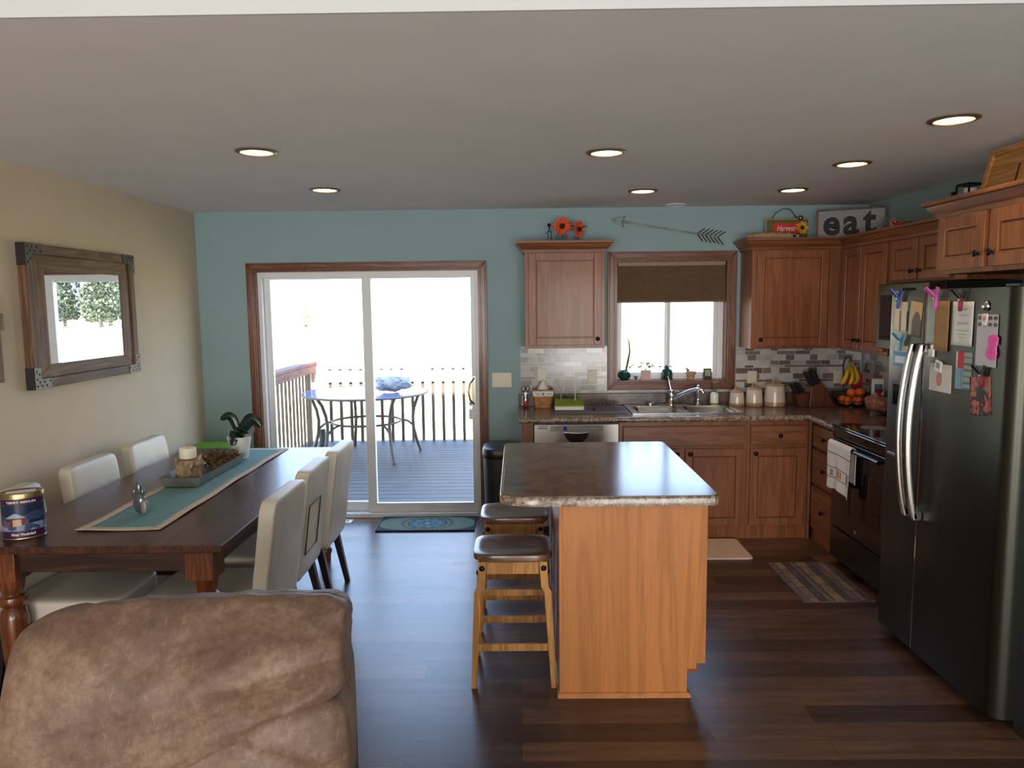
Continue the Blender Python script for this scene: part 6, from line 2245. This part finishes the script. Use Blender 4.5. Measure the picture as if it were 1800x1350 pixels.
def f_mat(u, v):
    for i, (a, b_, ph) in enumerate(strips):
        if a <= u < b_:
            k = int((v + ph) * 4.3)
            if (u - a) < 0.012 or ((v + ph) * 4.3) % 1 < 0.03:
                return S(60, 50, 52)
            c = PALM[(i * 5 + k * 3) % 6]
            n1 = noise.noise(Vector((u * 30, v * 6, i)))
            return mul(c, 1 + 0.35 * n1)
    return PALM[0]


t = thing('kitchen_mat', 'grey wood-plank patterned kitchen mat in front of the stove', 'rug', (1.82, 4.41, 0))
MB().box(1.615, 2.025, 4.09, 4.735, 0.0005, 0.005).build('backing', 'mat_grey', t)
MB().grid(lambda u, v: (1.616 + 0.408 * u, 4.091 + 0.643 * v, 0.0056), 110, 90, f_mat).build('printed_face', 'paint_matte', t)
t = thing('sink_mat', 'pale pink cushioned mat in front of the sink, partly hidden by the island', 'mat', (1.2, 5.0, 0))
MB().prism(rrect(0.86, 1.555, 4.80, 5.215, 0.03), 0.0005, 0.014).build('cushion', 'rugstep', t, bevel=0.005)

# ================================================================ outdoors
def kind(o, k):
    o['kind'] = k
    return o


b = MB()
b.grid(lambda u, v: (-220 + 440 * u, 6.5 + 300 * v, -0.9), 8, 8)
b.add([(-220, -80, -0.9), (220, -80, -0.9), (220, 6.5, -0.9), (-220, 6.5, -0.9)], [(0, 1, 2, 3)])
struct(b.build('lawn', 'grass'))
b = MB()
y = 6.0
while y < 9.62:
    b.box(-2.75, 3.4, y, y + 0.131, -0.095, -0.06)
    y += 0.14
struct(b.build('deck_floor', 'deck'))
struct(MB().box(-2.75, 3.4, 9.62, 9.65, -0.35, -0.06).box(-2.78, -2.75, 6.0, 9.65, -0.35, -0.06).build('deck_rim', 'cedar'))
DXL, DYF = -2.64, 9.58
r = thing('deck_railing', 'red-brown stained deck railing with vertical balusters along the side of the deck', 'railing', (DXL, 7.8, -0.06))
MB().box(DXL - 0.10, DXL + 0.045, 6.0, DYF - 0.05, 0.965, 1.0).build('cap_rail', 'cedar', r, bevel=0.003)
MB().box(DXL + 0.003, DXL + 0.038, 6.0, DYF - 0.06, 0.865, 0.963).build('top_rail', 'cedar', r, bevel=0.003)
y = 6.15
while y < DYF - 0.12:
    MB().box(DXL - 0.018, DXL + 0.002, y, y + 0.036, -0.055, 0.955).build('baluster', 'cedar_z', r)
    y += 0.138
for yy in (9.44,):
    MB().box(DXL - 0.092, DXL - 0.038, yy, yy + 0.088, -0.055, 0.955).build('post', 'cedar_z', r)
r = thing('deck_railing', 'deck railing with thin dark balusters along the far edge of the deck', 'railing', (0.2, DYF, -0.06))
MB().box(DXL - 0.10, 3.35, DYF - 0.045, DYF + 0.10, 0.965, 1.0).build('cap_rail', 'cedar_sunlit', r, bevel=0.003)
MB().box(DXL - 0.04, 3.35, DYF - 0.038, DYF - 0.003, 0.895, 0.963).build('top_rail', 'cedar_sunlit', r, bevel=0.003)
MB().box(DXL - 0.04, 3.35, DYF - 0.038, DYF - 0.003, 0.725, 0.873).build('lower_rail', 'cedar_sunlit', r, bevel=0.003)
for i in range(14):
    x = -2.446 + 0.1335 * i
    MB().box(x - 0.018, x + 0.018, DYF - 0.002, DYF + 0.034, -0.055, 0.955).build('baluster', 'cedar_z', r)
for i in range(9):
    x = 0.9 + 0.1335 * i
    MB().box(x - 0.018, x + 0.018, DYF - 0.002, DYF + 0.034, -0.055, 0.955).build('baluster', 'cedar_z', r)

t = thing('patio_table', 'round glass-topped metal patio table with curved legs on the deck', 'patio table', (-1.80, 8.68, -0.06))
cx, cy = -1.80, 8.68
MB().lathe([(0.0, 0.690), (0.715, 0.690), (0.715, 0.698), (0.0, 0.698)], (cx, cy, 0), 56).build('glass_top', 'patio_glass', t, smooth=30)
ring = [(cx + 0.728 * math.cos(2 * PI * k / 56), cy + 0.728 * math.sin(2 * PI * k / 56), 0.69) for k in range(56)]
MB().tube(ring, 0.013, 8, closed=True).build('rim', 'patio_metal', t, smooth=60)
ring = [(cx + 0.40 * math.cos(2 * PI * k / 40), cy + 0.40 * math.sin(2 * PI * k / 40), 0.35) for k in range(40)]
MB().tube(ring, 0.014, 8, closed=True).build('stretcher_ring', 'patio_metal', t, smooth=60)
for a in (-52, 24, 115, 180, 232):
    ca, sa = math.cos(R(a)), math.sin(R(a))
    P = [(0.69, 0.68), (0.63, 0.60), (0.585, 0.48), (0.565, 0.36), (0.575, 0.22), (0.61, 0.08), (0.66, -0.055)]
    b = MB().tube([(cx + r_ * ca, cy + r_ * sa, z) for r_, z in P], 0.020, 8)
    lg = b.build('leg', 'patio_metal', t, smooth=60)
    MB().tube([(cx + r_ * ca, cy + r_ * sa, z) for r_, z in ((0.572, 0.26), (0.5, 0.32), (0.405, 0.35))], 0.014, 8).build('stretcher_arm', 'patio_metal', lg, smooth=60)

def crumple(v):
    return v * (1 + 0.35 * noise.noise(v * 14) + 0.15 * noise.noise(v * 40))
o = MB().ball((-1.47, 8.62, 0.765), (0.20, 0.13, 0.085), 48, 30, 0.9, crumple).build('plastic_bag', 'plastic_bag', None, smooth=35)
o = recentre(o)
o.location.z = 0.7055
tag(o, 'crumpled pale plastic bag lying on the patio table', 'bag')
o = MB().cyl((-2.49, 9.28, -0.06), (-2.49, 9.28, 0.16), 0.045, 0.04, 14).build('short_post', plain('green_black', S(44, 56, 44), 0.5), None, smooth=40)
tag(recentre(o), 'short dark post standing on the deck behind the patio table leg', 'post')

t = thing('garden_cart', 'orange-red garden cart with dark wheels on the lawn beyond the railing', 'garden cart', (-0.75, 17.0, -0.9))
MB().box(-1.13, -0.45, 16.7, 17.6, -0.50, 0.02).build('tray', 'mower', t, bevel=0.03)
for x in (-1.08, -0.5):
    MB().cyl((x - 0.04, 16.85, -0.70), (x + 0.04, 16.85, -0.70), 0.20, n=20).build('wheel', 'black', t, smooth=40)
    MB().cyl((x - 0.04, 17.45, -0.70), (x + 0.04, 17.45, -0.70), 0.20, n=20).build('wheel', 'black', t, smooth=40)
MB().box(-1.0, -0.6, 16.8, 17.5, -0.75, -0.51).build('chassis', 'black', t)


def tree(x, y, h, wd, label, fol, group=None, seed=0):
    rnd = random.Random(seed)
    t = thing('leafy_tree', label, 'tree', (x, y, -0.9), group=group)
    b = MB(local=True).tube([(0, 0, 0), (0.1, 0, h * 0.35), (0, 0.1, h * 0.75)], [0.05 * wd, 0.04 * wd, 0.015 * wd], 8)
    for k in range(5):
        a = rnd.uniform(0, 6.28)
        b.tube([(0, 0, h * (0.25 + 0.08 * k)), (0.4 * wd * math.cos(a), 0.4 * wd * math.sin(a), h * (0.5 + 0.09 * k))], [0.02 * wd, 0.006 * wd], 6)
    b.build('trunk', 'bark', t, smooth=60)
    b = MB(local=True)
    for k in range(2200):
        a, rr_ = rnd.uniform(0, 6.28), wd * 0.5 * rnd.random() ** 0.5
        zz = h * rnd.uniform(0.12, 1.0)
        rr_ *= math.sqrt(max(0.05, 1 - ((zz / h - 0.5) / 0.52) ** 2))
        c_ = Vector((rr_ * math.cos(a), rr_ * math.sin(a), zz))
        s_ = wd * rnd.uniform(0.025, 0.06)
        d1 = Vector((rnd.gauss(0, 1), rnd.gauss(0, 1), rnd.gauss(0, 1))).normalized() * s_
        d2 = Vector((rnd.gauss(0, 1), rnd.gauss(0, 1), rnd.gauss(0, 1))).normalized() * s_
        b.add([c_ - d1, c_ - d2, c_ + d1, c_ + d2], [(0, 1, 2, 3)])
    b.build('foliage', fol, t)
    return t


lbs = ['olive-grey tree of the far row reflected in the wall mirror, first one', 'taller olive-grey tree in the far row reflected in the wall mirror',
       'broad olive-grey tree in the far row reflected in the wall mirror', 'slim olive-grey tree in the far row reflected in the wall mirror',
       'rounded olive-grey tree in the far row reflected in the wall mirror', 'last olive-grey tree of the far row reflected in the wall mirror']
for i, (x, h, wd) in enumerate(((53.5, 6.8, 5.2), (56.8, 8.8, 5.6), (60.4, 7.6, 6.2), (63.6, 8.4, 5.0), (67.2, 7.2, 6.2), (71, 8.0, 5.6))):
    tree(x, 100 + 8 * (i % 2), h, wd, lbs[i], 'foliage', 'far tree row', i + 3)
tree(-26.5, 93, 3.0, 3.4, 'small pale overexposed shrub far out on the bright lawn', 'foliage_pale', seed=40)
